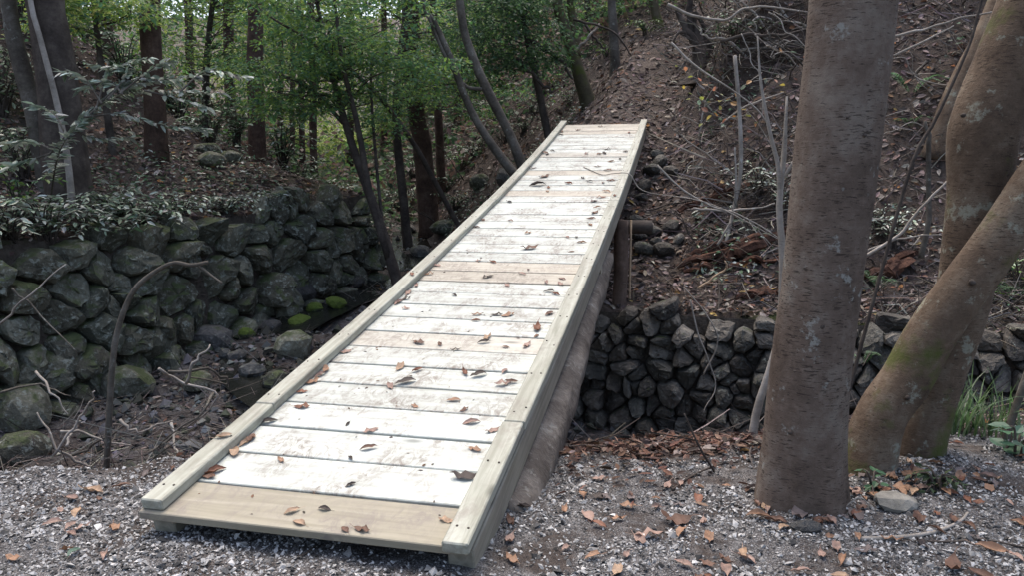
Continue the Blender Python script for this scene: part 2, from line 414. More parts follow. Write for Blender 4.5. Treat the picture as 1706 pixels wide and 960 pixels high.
def H(x, y, rough=True):
    x = np.asarray(x, float); y = np.asarray(y, float)
    bed = bed_z(x, y) + .07 * fbm(x * 1.3, y * 1.3, 3, 5)
    d = y - edge_y(x) - .12 * fbm(x * 1.5, y * 0 + 2, 3, 8)
    steep = np.interp(x, [-2.2, -1.2], [1.0, 0.0])
    prof = np.interp(d, [-1, 0, .25, 1, 2.4, 3.4], [0, 0, -.05, -.28, -1.3, -2.0]) * (1 - steep) + np.interp(d, [-1, 0, .3, 1.3, 3.0], [0, 0, -.16, -1.0, -2.2]) * steep
    # shallow hollow in front of the deck's first board
    prof = prof + .075 * np.exp(-(((x + .85) / 1.1) ** 4 + ((y - 3.1) / .75) ** 4))
    prof = prof + .06 * np.exp(-(((x - 2.6) / 1.2) ** 2 + ((y - 3.9) / .6) ** 2))
    z = np.maximum(bed, prof)
    # far-left terrace behind its wall
    dl = pdist(x, y, LBANK)
    ter = wall_top(y) + .30 * np.maximum(dl - .4, 0) + .12 * np.maximum(dl - 2.2, 0) ** 2 * sstep(30, 16, y) + .016 * np.maximum(dl - 2, 0) ** 2
    ter = np.minimum(ter, 14 + .03 * dl) + .10 * fbm(x * .8, y * .8, 3, 21)
    inwall = sstep(16.5, 15.2, y)
    rise = bed + np.maximum(dl - .20 * inwall, 0) * (1.1 + 9 * inwall)
    z = np.where(dl > 0, np.maximum(z, np.minimum(rise, ter)), z)
    # right-hand hillside with the path
    dr = -pdist(x, y, RBANK)
    s = (x + .88) * BDIR[0] + (y - 2.96) * BDIR[1]
    r = (x + .88) * BDIR[1] - (y - 2.96) * BDIR[0]
    U = np.interp(s, [3, 5.9, 6.55, 7.6, 10.9, 14.3, 19.5, 30, 60, 140], [-.3, .06, .13, .45, 2.47, 3.85, 6.3, 11.5, 26, 48])
    side = np.maximum(r - .95, 0)
    U = U + sstep(6.2, 9.5, s) * (.30 * np.minimum(side, 5) + .55 * sstep(.3, 1.9, side)) * sstep(30, 24, s)
    U = U + 1.25 * sstep(.2, 1.5, side) * sstep(8.9, 10.5, s) * sstep(28, 20, s)
    U = U + .14 * fbm(x * .7, y * .7, 4, 31) * sstep(6, 8, s) * sstep(-.1, 1.4, np.abs(r) + (s > 13) * 0.5)
    # hollow under the upturned stump
    U = U - 1.6 * np.exp(-(((x - 4.1) / .95) ** 4 + ((y - 12.5) / .55) ** 2))
    wallish = sstep(-.9, -.1, x) * sstep(11, 9.5, y)
    riser = bed + np.maximum(dr - .18 * wallish, 0) * (1.0 + 8 * wallish)
    k = .15
    hh = np.clip(.5 + .5 * (U - riser) / k, 0, 1)
    hill = U * (1 - hh) + riser * hh - k * hh * (1 - hh)
    z = np.where(dr > 0, np.maximum(z, hill), z)
    if rough: z = z + .025 * fbm(x * 4, y * 4, 3, 41) * np.where(d < 0, .5, 1.2)
    return z

def Hn(x, y, e=.06):
    dx = (H(x + e, y) - H(x - e, y)) / (2 * e); dy = (H(x, y + e) - H(x, y - e)) / (2 * e)
    return unit(np.stack([-dx, -dy, np.ones_like(dx)], -1))

def hz(x, y): return float(H(np.array([x]), np.array([y]))[0])

def ground_hit(u, v):
    """where a bearing from the camera meets the ground"""
    P1 = spoint(u, v, 1.0); d = P1 - np.array([0, 0, CAMZ])
    ys = np.linspace(2, 45, 1800); X = d[0] * ys; Z = CAMZ + d[2] * ys
    h = H(X, ys); i = np.argmax(Z < h)
    if Z[i] >= h[i]: i = len(ys) - 1
    return np.array([X[i], ys[i], h[i]])

def axis(lo, hi, c0, c1, fine, grow):
    a = list(np.arange(c0, c1 + 1e-6, fine)); st = fine
    while a[-1] < hi: st *= grow; a.append(a[-1] + st)
    st = fine
    while a[0] > lo: st *= grow; a.insert(0, a[0] - st)
    return np.array(a)
gx = axis(-260, 260, -7, 7.5, .07, 1.06); gy = axis(-120, 320, 2.0, 17, .07, 1.06)
GX, GY = np.meshgrid(gx, gy)
GZ = H(GX, GY)
far = np.hypot(GX, GY - 10)
ny, nx = GX.shape
i = np.arange(ny - 1)[:, None] * nx + np.arange(nx - 1)[None]
gq = np.stack([i, i + 1, i + nx + 1, i + nx], -1).reshape(-1, 4)
gd = GY - edge_y(GX)
grav = sstep(.5, -.1, gd + .25 * fbm(GX * 2, GY * 2, 3, 3))
stream_g = sstep(-.15, .1, -np.maximum(pdist(GX, GY, LBANK), -pdist(GX, GY, RBANK))) * sstep(.9, 2.0, gd) * .55
grav = np.maximum(grav, stream_g)
mossm = np.exp(-((-pdist(GX, GY, RBANK) - .35) / .22) ** 2) * sstep(2.2, 3.2, GX) * sstep(6.3, 6.6, GY) + .35 * sstep(.2, .6, fbm(GX * .5, GY * .5, 3, 77)) * (pdist(GX, GY, LBANK) > .3)
_s = (GX + .88) * BDIR[0] + (GY - 2.96) * BDIR[1]; _r = (GX + .88) * BDIR[1] - (GY - 2.96) * BDIR[0]
def path_mask(s, r): return sstep(10.4, 11.0, s) * sstep(.95, .45, np.abs(r + .12 * (s - 11) * .3 - .05)) * sstep(26, 20, s)
pathm = path_mask(_s, _r)
obj('ground', mesh('ground', np.stack([GX, GY, GZ], -1).reshape(-1, 3), gq, M['ground_soil'],
    np.stack([grav, np.clip(mossm, 0, 1), pathm], -1).reshape(-1, 3), True), kind='structure')

# the stream: a narrow sheet of water along the foot of the left wall
def stream_sheet():
    cl = catmull([(3.5, 6.9), (1.0, 7.6), (-1.5, 8.6), (-3.4, 10.2), (-3.75, 11.6), (-3.2, 13.0), (-2.35, 14.6), (-2.25, 17), (-2.7, 20)], 60)
    w = np.interp(np.arange(60), [0, 15, 25, 34, 42, 50, 59], [.8, .8, .45, .5, .55, .5, .4])
    T = unit(np.gradient(cl, axis=0)); Nn = np.stack([-T[:, 1], T[:, 0]], 1)
    k = np.linspace(-1, 1, 9)
    P = cl[:, None] + Nn[:, None] * (w[:, None] * k)[..., None]
    base = bed_z(cl[:, 0], cl[:, 1]) + .035
    Z = np.repeat(base[:, None], 9, 1) + .01 * fbm(P[..., 0] * 5, P[..., 1] * 5, 2, 2)
    V = np.concatenate([P, Z[..., None]], -1).reshape(-1, 3)
    i = np.arange(59)[:, None] * 9 + np.arange(8)[None]
    return mesh('stream', V, np.stack([i, i + 1, i + 10, i + 9], -1).reshape(-1, 4), M['stream_water'], None, True)
obj('stream', stream_sheet(), kind='structure')

# ------------------------------------------------------------------ dry stone walls: every stone is a part
def clip_poly(poly, p, q):
    """keep the side of the bisector of p,q that is nearer p"""
    m = (p + q) / 2; nrm = q - p; out = []
    for a, b2 in zip(poly, np.roll(poly, -1, 0)):
        da, db = (a - m) @ nrm, (b2 - m) @ nrm
        if da <= 0: out.append(a)
        if da * db < 0: out.append(a + (b2 - a) * da / (da - db))
    return np.array(out)

def stone_wall(name, label, path, base, top, size, aspect, batter, seed, matname, group, prot, round_):
    rng = np.random.default_rng(seed)
    path = np.asarray(path, float)
    seg = np.linalg.norm(np.diff(path, axis=0), axis=1); cum = np.concatenate([[0], np.cumsum(seg)]); Ltot = cum[-1]
    def at(u):
        x = np.interp(u, cum, path[:, 0]); y = np.interp(u, cum, path[:, 1]); e = .25
        t = unit(np.array([np.interp(u + e, cum, path[:, 0]) - np.interp(u - e, cum, path[:, 0]), np.interp(u + e, cum, path[:, 1]) - np.interp(u - e, cum, path[:, 1])]))
        return np.array([x, y]), np.array([t[1], -t[0]])     # outward = right of travel
    o0 = np.array([path[len(path) // 2][0], path[len(path) // 2][1], base(at(Ltot / 2)[0])])
    root = empty(name, o0, label, 'wall', group)
    Hh = 2.3
    seeds = []; v = size * .3; row = 0
    while v < Hh + size:
        hrow = size / aspect * rng.uniform(.8, 1.15); u = -size * rng.uniform(0, 1)
        while u < Ltot + size:
            w = size * rng.uniform(.7, 1.4)
            seeds.append((u + rng.normal(0, size * .24), v + rng.normal(0, size * .24))); u += w
        v += hrow; row += 1
    seeds = np.array(seeds); ex = rng.uniform((0, 0), (Ltot, Hh), (int(len(seeds) * .22), 2)); seeds = np.vstack([seeds, ex]); count = 0
    def world(u, v, dep):
        p, nrm = at(np.clip(u, 0, Ltot)); zb = base(p); q = p - nrm * batter * v + nrm * dep
        return np.array([q[0], q[1], zb + v])
    for p in seeds:
        if p[0] < 0.05 or p[0] > Ltot - .05: continue
        pb, _ = at(p[0]); hloc = top(pb) - base(pb)
        if p[1] > hloc + size * .12 + rng.uniform(-.06, .08): continue
        poly = p + np.array([(-1, -1), (1, -1), (1, 1), (-1, 1)]) * size * 1.3
        near = seeds[np.argsort(np.sum((seeds - p) ** 2, 1))[1:16]]
        for q in near: poly = clip_poly(poly, p, q)
        if len(poly) < 3: continue
        c = poly.mean(0)
        # an uneven outline of 14 points, corners eased, shrunk to leave joints
        pa = np.array([a + (b_ - a) * f for a, b_ in zip(poly, np.roll(poly, -1, 0)) for f in (round_, 1 - round_)])
        per = np.vstack([pa, pa[:1]]); cl_ = np.concatenate([[0], np.cumsum(np.linalg.norm(np.diff(per, axis=0), axis=1))])
        m = 14; tt = np.linspace(0, cl_[-1], m, endpoint=False) + rng.uniform(-.2, .2, m) * cl_[-1] / m
        pa = np.stack([np.interp(tt % cl_[-1], cl_, per[:, 0]), np.interp(tt % cl_[-1], cl_, per[:, 1])], 1)
        pa = c + (pa - c) * rng.uniform(.88, 1.01) * (1 + rng.normal(0, .045, (m, 1)))
        rad = np.linalg.norm(pa - c, axis=1).mean(); pr = prot * rng.uniform(.4, 1.6) * min(1.2, rad / (.4 * size)); tx, ty = rng.normal(0, .45, 2); off = rng.normal(0, .03)
        ridge = rng.uniform(0, 6.28); rk = rng.uniform(-.35, .15)
        rings = []
        for sc, dp, tl in ((.95, -.18, 0), (1.0, pr * .0, .5), (.90, pr * .82, .9), (.62, pr * .98, 1.0), (.28, pr * 1.03, 1.1)):
            R = c + (pa - c) * sc + rng.normal(0, .05 * rad, (m, 2)) * (.4 if sc > .9 else 1)
            q_ = R - c; dpt = dp + (off if tl else 0) + tl * (tx * q_[:, 0] + ty * q_[:, 1] + rk * np.abs(q_[:, 0] * math.cos(ridge) + q_[:, 1] * math.sin(ridge))) + rng.normal(0, .07 * rad, m) * (tl > 0)
            rings.append([world(R[k][0], R[k][1], dpt[k]) for k in range(m)])
        ctr = world(c[0], c[1], pr * 1.04 + off)
        V = np.vstack([np.array(rings).reshape(-1, 3), ctr])
        j = np.arange(m); j2 = (j + 1) % m
        Q = np.vstack([np.stack([k * m + j, k * m + j2, (k + 1) * m + j2, (k + 1) * m + j], 1) for k in range(4)])
        T = np.stack([4 * m + j, 4 * m + j2, np.full(m, 5 * m)], 1)
        cw = world(c[0], c[1], 0)
        obj('stone', mesh('stone', V - cw, [T, Q], M[matname], None, False), root, cw - o0); count += 1
    # the rubble and earth core behind the stones
    us = np.linspace(0, Ltot, 60); vs = np.linspace(0, 1, 8); V = []
    for u in us:
        p, nrm = at(u); hl = top(p) - base(p) + .02
        for q in vs: V.append(world(u, q * hl - (.3 if q == 0 else 0), -.055) - o0)
    i = np.arange(59)[:, None] * 8 + np.arange(7)[None]
    obj('core', mesh('core', np.array(V), np.stack([i, i + 8, i + 9, i + 1], -1).reshape(-1, 4), M['wall_core']), root)
    return root
_b = lambda p: float(bed_z(p[0], p[1])) - .12
stone_wall('stone_wall', 'low dry stone wall of grey tumbled rocks under the right side of the bridge', RW[::-1], _b,
           lambda p: float(np.interp(p[0], [-.5, .5, 3, 5, 9], [.0, .05, .05, .05, .05])), .255, 1.15, .14, 11, 'wall_stone', 'dry stone walls lining the stream', .11, .08)
stone_wall('stone_wall', 'lichen-spotted dry stone wall of large boulders left of the stream', LW, _b,
           lambda p: float(wall_top(p[1])) - .02, .47, 1.0, .16, 23, 'lichen_stone', 'dry stone walls lining the stream', .16, .14)

# ------------------------------------------------------------------ the footbridge
A0 = np.array([-1.614, 3.133, .18])
bv = unit(np.array([.2213, .9514, .2152])); cv = unit(np.array([.974, -.2264, 0.0])); nv = np.cross(cv, bv)
cv = np.cross(bv, nv)
BROT = Matrix((cv, bv, nv)).transposed()
BL, BW = 11.08, 1.5
def sag(t): return .14 * 4 * (t / BL) * (1 - t / BL)
def slope(t): return -.14 * 4 * (1 / BL) * (1 - 2 * t / BL)
def bpt(r, t, h=0): return A0 + cv * r + bv * t + nv * (h - sag(t))
bridge = empty('footbridge', A0, 'pale new timber plank footbridge rising from the gravel to the hillside path', 'bridge')
bridge.rotation_euler = BROT.to_euler()

def boxmesh(name, sx, sy, sz, ch, mat, seg=1, path=None):
    """sawn timber with eased edges; local box centred on x,z, running along y; path(y) lifts the sections"""
    e = ch
    prof = [(-sx / 2 + e, -sz / 2), (sx / 2 - e, -sz / 2), (sx / 2, -sz / 2 + e), (sx / 2, sz / 2 - e), (sx / 2 - e, sz / 2), (-sx / 2 + e, sz / 2), (-sx / 2, sz / 2 - e), (-sx / 2, -sz / 2 + e)]
    ys = np.concatenate([[0], np.linspace(e, sy - e, seg + 1), [sy]]); V = []
    for k, yy in enumerate(ys):
        f = e if k in (0, len(ys) - 1) else 0
        for (px, pz) in prof:
            V.append((px - np.sign(px) * f, yy, pz - np.sign(pz) * f + (path(yy) if path else 0)))
    n = len(ys); j = np.arange(8); j2 = (j + 1) % 8
    Q = np.vstack([np.stack([k * 8 + j2, k * 8 + j, (k + 1) * 8 + j, (k + 1) * 8 + j2], 1) for k in range(n - 1)])
    V = np.array(V); m = len(V)
    V = np.vstack([V, V[:8].mean(0), V[-8:].mean(0)])
    T = np.vstack([np.stack([np.full(8, m), j, j2], 1), np.stack([np.full(8, m + 1), (n - 1) * 8 + j2, (n - 1) * 8 + j], 1)])
    return mesh(name, V, [T, Q], mat)

rb = np.random.default_rng(5)
PITCHP = BL / 40
yellow = {0: 'plank_wood_first', 7: 'plank_wood_grey', 12: 'plank_wood_yellow', 13: 'plank_wood_yellow', 23: 'plank_wood_yellow', 27: 'plank_wood_yellow', 31: 'plank_wood_grey', 37: 'plank_wood_yellow', 38: 'plank_wood_yellow', 39: 'plank_wood_yellow'}
for k in range(40):
    t0, t1 = k * PITCHP, (k + 1) * PITCHP
    w = PITCHP - rb.uniform(.011, .019); tc = (t0 + t1) / 2
    th = .038
    me = boxmesh('plank', w, BW - .03 + rb.uniform(-.012, .008), th, .004, M[yellow.get(k, 'plank_wood')])
    # its long side is the mesh's y: turn the mesh so that x runs across the bridge
    co = np.zeros(len(me.vertices) * 3); me.vertices.foreach_get('co', co); co = co.reshape(-1, 3)
    warp = rb.normal(0, .003); L_ = co[:, 1].max()
    co2 = np.stack([co[:, 1], -co[:, 0], co[:, 2] + warp * np.sin(co[:, 1] / L_ * math.pi)], 1)
    me.vertices.foreach_set('co', co2.ravel()); me.update()
    o = obj('plank', me, bridge, (rb.uniform(-.006, .006) + .0, tc, -th / 2 - sag(tc) + rb.normal(0, .0012)))
    o.rotation_euler = (slope(tc) if True else 0, rb.normal(0, .001), rb.normal(0, .0025))

def beam(name, x, t0, t1, z, w, h, mat, seg=14, ch=.006):
    me = boxmesh(name, w, t1 - t0, h, ch, M[mat], seg, path=lambda yy: -float(sag(t0 + yy)))
    return obj(name, me, bridge, (x, t0, z))
_g = Geo(); tube(_g, [(0, 0, -.006), (0, 0, .0015)], [.0055, .0055], 3, 8); SCREW = _g.mesh('screw', M['dark_bark'])
KJ = [0.0, .97, 5.98, BL]
for x, tstart in ((.055, .03), (1.445, -.035)):
    for k in range(3):
        a = tstart if k == 0 else KJ[k] + .003
        kb = beam('kerb_rail', x + rb.uniform(-.003, .003), a, KJ[k + 1] - .002 + (.10 if k == 2 else 0), .0275 + rb.uniform(0, .002), .108, .052, 'kerb_wood')
        for q in np.arange(.12, KJ[k + 1] - a - .05, .46):
            for sx_ in (-.026, .028):
                obj('screw', SCREW, kb, (sx_ + rb.normal(0, .004), q + rb.normal(0, .02), .0275 - float(sag(a + q))))
for x in (.075, 1.432):
    beam('stringer', x, .05, BL - .05, -.038 - .003 - .085, .11, .17, 'beam_wood', 30)
for x in (.13, 1.37):
    beam('lower_beam', x, 5.6, BL - .3, -.038 - .175 - .003 - .095, .11, .18, 'beam_wood', 16)
# round log girders below, cross logs and posts
def log_part(name, P, R, mat, n=60, sides=18, rough=.16, seed=1, smooth=True):
    g = Geo(); c = np.mean(P, 0); tube(g, P, R, n, sides, rough, seed)
    return obj(name, g.mesh(name, M[mat], c, smooth), bridge, c)
for x, sd in ((1.43, 3), (.22, 8)):
    log_part('log_girder', [(x + .02, .6, -.40), (x, 2.2, -.40 - sag(2.2)), (x - .03, 4.0, -.385 - sag(4.0)), (x - .07, 5.2, -.37 - sag(5.2))], [.165, .155, .15, .14], 'girder_bark', seed=sd)
_e = np.array([1.36, 5.2, -.37 - sag(5.2)]); g = Geo(); tube(g, [_e - [0, .05, 0], _e + [.0, .015, .01], _e + [.02, .07, .03]], [.128, .125, .05], 8, 14, .45, 9); obj('broken_end', g.mesh('broken_end', M['cut_wood'], _e, False), bridge, _e)
me = boxmesh('packing_block', .09, .12, .14, .004, M['beam_wood']); obj('packing_block', me, bridge, (1.44, 4.4, -.27 - sag(4.4)))
log_part('cross_log', [(-.45, 6.85, -.50 - sag(6.8)), (.7, 6.85, -.50 - sag(6.8)), (1.82, 6.85, -.50 - sag(6.8))], [.085, .09, .085], 'dark_bark', 14, 12, .06, 4)

# ------------------------------------------------------------------ posts that carry the far half of the bridge
BINV = np.array([cv, bv, nv])
def tolocal(P): return (np.asarray(P, float) - A0) @ BINV.T
for r_, t_, dz, rad, mt, sd in ((1.47, 6.62, 0, .085, 'post_wood', 5), (.2, 6.62, 0, .095, 'post_wood', 6)):
    top = bpt(r_, t_, -.36); foot = np.array([top[0] - .02, top[1] - .05, hz(top[0], top[1]) - .25])
    P = np.array([tolocal(foot), tolocal((foot + top) / 2 + np.array([.012, 0, 0])), tolocal(top)])
    log_part('post', P, [rad * 1.02, rad, rad * .93], mt, 16, 14, .09, sd)
top = bpt(1.585, 6.66, -.36); foot = np.array([top[0], top[1], hz(top[0], top[1]) - .15])
log_part('stake', np.array([tolocal(foot), tolocal(top)]), [.014, .012], 'cut_wood', 6, 6, .03, 7)

# ------------------------------------------------------------------ trees
def spread(urange, vrange, yrange, n, rng):
    u = rng.uniform(*urange, n); v = rng.uniform(*vrange, n); y = rng.uniform(*yrange, n)
    return np.array([spoint(a, b_, c_) for a, b_, c_ in zip(u, v, y)])

def sprays(g, C, rad, n, size, pal, rng, far=False, W=.55, droop=.25, flat=.12, tilt=.35, jit=.2):
    """flat leafy sprays round the centres C"""
    for c in C:
        m = max(4, int(n * rng.uniform(.6, 1.4))); r = rad * rng.uniform(.6, 1.3)
        a = rng.uniform(0, 2 * math.pi, m); q = np.sqrt(rng.uniform(0, 1, m)) * r
        el = rng.uniform(.45, 1.0); ph = rng.uniform(0, math.pi)
        x, y = q * np.cos(a), q * np.sin(a) * el
        X = x * math.cos(ph) - y * math.sin(ph); Y = x * math.sin(ph) + y * math.cos(ph)
        tl = rng.normal(0, .18, 2)
        P = c + np.stack([X, Y, X * tl[0] + Y * tl[1] - droop * q ** 2 / max(r, .1) + rng.normal(0, flat * r, m)], 1)
        D = np.stack([X, Y, -np.abs(q) * .3], 1) + rng.normal(0, .5 * r, (m, 3)) * [1, 1, .5]
        N = np.array([0, 0, 1.]) + rng.normal(0, tilt, (m, 3))
        leaves(g, P, D, N, size * rng.uniform(.6, 1.35, m), W, .06, pick(pal, m, rng, jit), far, .08)

def limbs_to(g, trunk, C, rng, r0=.018, mat=None):
    """thin boughs from the trunk line out to the leafy sprays"""
    for c in C:
        d = np.linalg.norm(trunk - c, axis=1) + np.maximum(0, trunk[:, 2] - c[2]) * 1.5
        s_ = trunk[int(np.argmin(d))]; mid = (s_ + c) / 2 + rng.normal(0, .08, 3) * np.linalg.norm(c - s_) + np.array([0, 0, .06 * np.linalg.norm(c - s_)])
        tube(g, [s_, mid, c], [r0, r0 * .6, r0 * .2], 8, 4, 0, 0, cap=False)

def tree(name, label, stems, mat, cat='tree', group=None, sides=12, n=22, rough=.08, flare=.3, limb=None, crowns=(), seed=0, limbr=.016):
    """stems: list of (points, radii); crowns: list of (part name, Geo, material)"""
    base = np.array(stems[0][0][0], float); base[2] = hz(base[0], base[1])
    root = empty(name, base, label, cat, group)
    P0, R0 = stems[0]; p0 = np.array(P0[0], float)
    if p0[2] > base[2] - .08:
        d0 = p0 - np.array(P0[1], float); q = p0 + d0 / max(-d0[2], .05) * min(p0[2] - base[2] + .15, 1.2); q[2] = min(q[2], hz(q[0], q[1]) - .12)
        stems = [([q] + list(P0), [R0[0] * 1.08] + list(R0))] + list(stems[1:])
    for k, (P, R) in enumerate(stems):
        g = Geo(); X = tube(g, P, R, n, sides, rough, seed + k * 3, flare if k == 0 else 0)
        if limb is not None and k == 0: limbs_to(g, X, limb, np.random.default_rng(seed), limbr)
        obj('trunk' if k == 0 else 'stem', g.mesh('trunk', M[mat], base, True), root)
    for nm, g, mt in crowns:
        obj(nm, g.mesh(nm, M[mt], base, False, True), root)
    return root

G_MAPLE = [(.10, .20, .065), (.15, .255, .06), (.085, .18, .09), (.20, .30, .075), (.085, .175, .10)]
G_BRIGHT = [(.24, .34, .07), (.30, .38, .10), (.18, .29, .07), (.34, .38, .13)]
G_DARK = [(.065, .115, .06), (.085, .14, .065), (.05, .095, .055)]
G_CEDAR = [(.022, .042, .020), (.03, .052, .022), (.04, .055, .022)]
G_PALE = [(.32, .37, .31), (.26, .31, .25), (.38, .42, .37), (.18, .24, .17)]

def cedar_crown(base, top, z0, z1, rmax, n, seed):
    rng = np.random.default_rng(seed); g = Geo()
    f = rng.uniform(0, 1, n) ** .8; z = z0 + (z1 - z0) * f
    ax = base[:2] + (np.asarray(top)[:2] - base[:2]) * 0
    r = rmax * (1 - .85 * f) * np.sqrt(rng.uniform(.08, 1, n)); a = rng.uniform(0, 2 * math.pi, n)
    P = np.stack([ax[0] + r * np.cos(a), ax[1] + r * np.sin(a), z - .25 * r], 1)
    D = np.stack([np.cos(a), np.sin(a), rng.uniform(-.9, .2, n)], 1) + rng.normal(0, .35, (n, 3))
    leaves(g, P, D, np.array([0, 0, 1.]) + rng.normal(0, .45, (n, 3)), rng.uniform(.35, .75, n), .42, .05, pick(G_CEDAR, n, rng), True)
    return g

def cedar(label, u0, v0, u1, y, dia, seed, group, crown=True, mat='cedar_bark', ncrown=420, rmax=1.7, z0=8.5, hgt=19):
    """a straight conifer: foot seen at (u0, v0), leaning to u1 where it leaves the picture"""
    foot = spoint(u0, v0, y); foot[2] = hz(foot[0], foot[1])
    up = spoint(u1, 0, y); k = (up - foot) / max(up[2] - foot[2], .5)
    P = [foot - [0, 0, .2], foot + k * 2, foot + k * 5 + [0, 0, 0], np.array([foot[0] + k[0] * 6, foot[1], foot[2] + hgt])]
    tr = P[-1]
    cr = [('crown', cedar_crown(np.array([P[-1][0], P[-1][1]]), tr, foot[2] + z0, foot[2] + hgt + .5, rmax, ncrown, seed), 'needle')] if crown else []
    return tree('cedar_tree', label, [(P, [dia / 2 * 1.12, dia / 2, dia / 2 * .93, .04])], mat, 'tree', group, 12, 26, .10, .25, None, cr, seed)

gl = 'cedars on the terrace left of the stream'
gf = 'slender trunks in the far wood'
cedar('dark red-brown cedar trunk standing alone behind the left wall', 263, 300, 249, 14.0, .35, 1, gl)
cedar('straight cedar trunk behind the far end of the left wall, dark green leaves across it', 429, 276, 423, 17.0, .34, 2, gl)
cedar('thick grey-brown trunk at the left edge, behind a thin pale sapling', 118, 335, 80, 11.2, .52, 3, gl, mat='dark_bark')
cedar('massive blackish leaning trunk across the stream, beside the maple', 716, 302, 680, 19.5, .46, 4, gf, ncrown=800, rmax=2.4)
cedar('slim dark cedar trunk just right of the massive leaning trunk', 736, 275, 722, 21.0, .22, 5, gf, ncrown=450)
k = 0
for (u, v, u1, y, d) in ((30, 150, 25, 20, 0.45), (180, 130, 170, 22, 0.4), (318, 150, 312, 26, 0.26), (384, 195, 378, 23, 0.3), (466, 232, 466, 27, 0.2), (485, 238, 486, 24, 0.16), (503, 246, 497, 26, 0.2), (521, 250, 518, 23, 0.22), (582, 236, 584, 34, 0.3), (640, 244, 640, 33, 0.26), (762, 240, 770, 26, 0.24)):
    k += 1
    cedar('slender dark trunk in the far wood, ' + ordinal(k) + ' from the left', u, v, u1, y, d, 20 + k, gf, ncrown=260, rmax=1.6)

# leaning trunk with pale patches and the thin pale sapling at the left edge
tree('leaning_tree', 'leaning patchy grey trunk at the far left edge above the wall', [([spoint(86, 330, 11.4) - [0, 0, .2], spoint(60, 200, 11.4), spoint(28, 80, 11.5), spoint(8, -40, 11.5), spoint(-60, -500, 11.9)], [.14, .125, .115, .105, .05])], 'grey_bark', seed=3)
tree('sapling', 'thin crooked pale sapling crossing the thick trunk at the left edge', [([spoint(120, 335, 10.9) - [0, 0, .1], spoint(112, 260, 10.9), spoint(92, 160, 10.9), spoint(66, 60, 10.9), spoint(48, -20, 10.9), spoint(20, -300, 11)], [.05, .046, .042, .038, .034, .015])], 'pale_twig', seed=4, sides=8)

# green maples over the stream
rm = np.random.default_rng(101)
def maple(label, stems, boxes, seed, pal, size, mat='dark_bark', rad=.55, far=False, n_leaf=190, limbr=.014, flare=.2, group='green maples over the stream', sides=10):
    rng = np.random.default_rng(seed); g = Geo(); C = []
    for (ur, vr, yr, n) in boxes:
        c = spread(ur, vr, yr, n, rng); C.append(c)
    C = np.concatenate(C); sprays(g, C, rad, n_leaf, size, pal, rng, far)
    return tree('maple_tree', label, stems, mat, 'tree', group, sides, 24, .06, flare, C, [('crown', g, 'green_leaf')], seed, limbr)
maple('several-stemmed green maple rising from the stream edge left of the bridge',
      [([spoint(660, 452, 13.6) - [0, 0, .15], spoint(632, 370, 13.7), spoint(590, 250, 13.8), spoint(560, 150, 13.9), spoint(540, 60, 14), spoint(515, -60, 14.1)], [.105, .085, .07, .055, .04, .02]),
       ([spoint(648, 430, 13.62), spoint(618, 330, 13.5), spoint(596, 210, 13.4), spoint(572, 110, 13.3), spoint(556, -10, 13.2)], [.075, .06, .048, .035, .02]),
       ([spoint(572, 205, 13.85), spoint(520, 150, 13.8), spoint(455, 118, 13.7), spoint(420, 100, 13.7)], [.04, .03, .02, .01]),
       ([spoint(560, 150, 13.9), spoint(530, 80, 13.9), spoint(440, 20, 13.9), spoint(400, -30, 13.9)], [.03, .025, .018, .01]),
       ([spoint(640, 400, 13.7), spoint(625, 250, 13.9), spoint(618, 120, 14.0), spoint(630, 80, 14)], [.03, .028, .02, .01])],
      [((400, 640), (90, 210), (12.8, 15), 26), ((430, 720), (-60, 110), (12.5, 15.5), 40), ((560, 760), (60, 175), (13, 16), 22)], 201, G_MAPLE, .075)
maple('broad green maple in the valley behind the massive leaning trunk', [([spoint(672, 320, 18) - [0, 0, .2], spoint(660, 200, 18), spoint(668, 80, 18), spoint(690, -80, 18)], [.11, .09, .07, .03])],
      [((560, 900), (-60, 190), (16.5, 20), 62), ((620, 860), (100, 190), (17, 20), 16)], 202, G_MAPLE, .085, rad=.7, far=True)
maple('green maple behind the two left cedars', [([spoint(342, 190, 20) - [0, 0, .2], spoint(345, 90, 20), spoint(360, -40, 20)], [.10, .08, .05])],
      [((240, 480), (-60, 110), (18, 21), 55), ((400, 500), (60, 170), (17.5, 20), 14)], 203, G_MAPLE + G_BRIGHT[:1], .085, rad=.7, far=True)
maple('yellow-green maple at the far left top, above the thick trunk', [([spoint(190, 260, 13.5) - [0, 0, .2], spoint(170, 120, 13.5), spoint(150, -40, 13.4)], [.07, .055, .03])],
      [((60, 260), (-70, 40), (11.5, 14.5), 26)], 204, G_MAPLE + G_BRIGHT, .08)
maple('dark feathery green tree on the slope left of the path', [([spoint(905, 170, 17.5) - [0, 0, .2], spoint(880, 70, 17.5), spoint(850, -60, 17.4)], [.09, .07, .04])],
      [((770, 930), (-60, 110), (16, 18.5), 42)], 205, G_DARK + G_MAPLE[:1], .085, rad=.6)
maple('green maple with a bright crown beyond the path', [([spoint(985, 60, 23) - [0, 0, .2], spoint(975, -20, 23), spoint(960, -150, 23)], [.10, .08, .05])],
      [((900, 1080), (-110, 25), (20, 24), 30)], 206, G_MAPLE + G_DARK, .085, rad=.7, far=True)

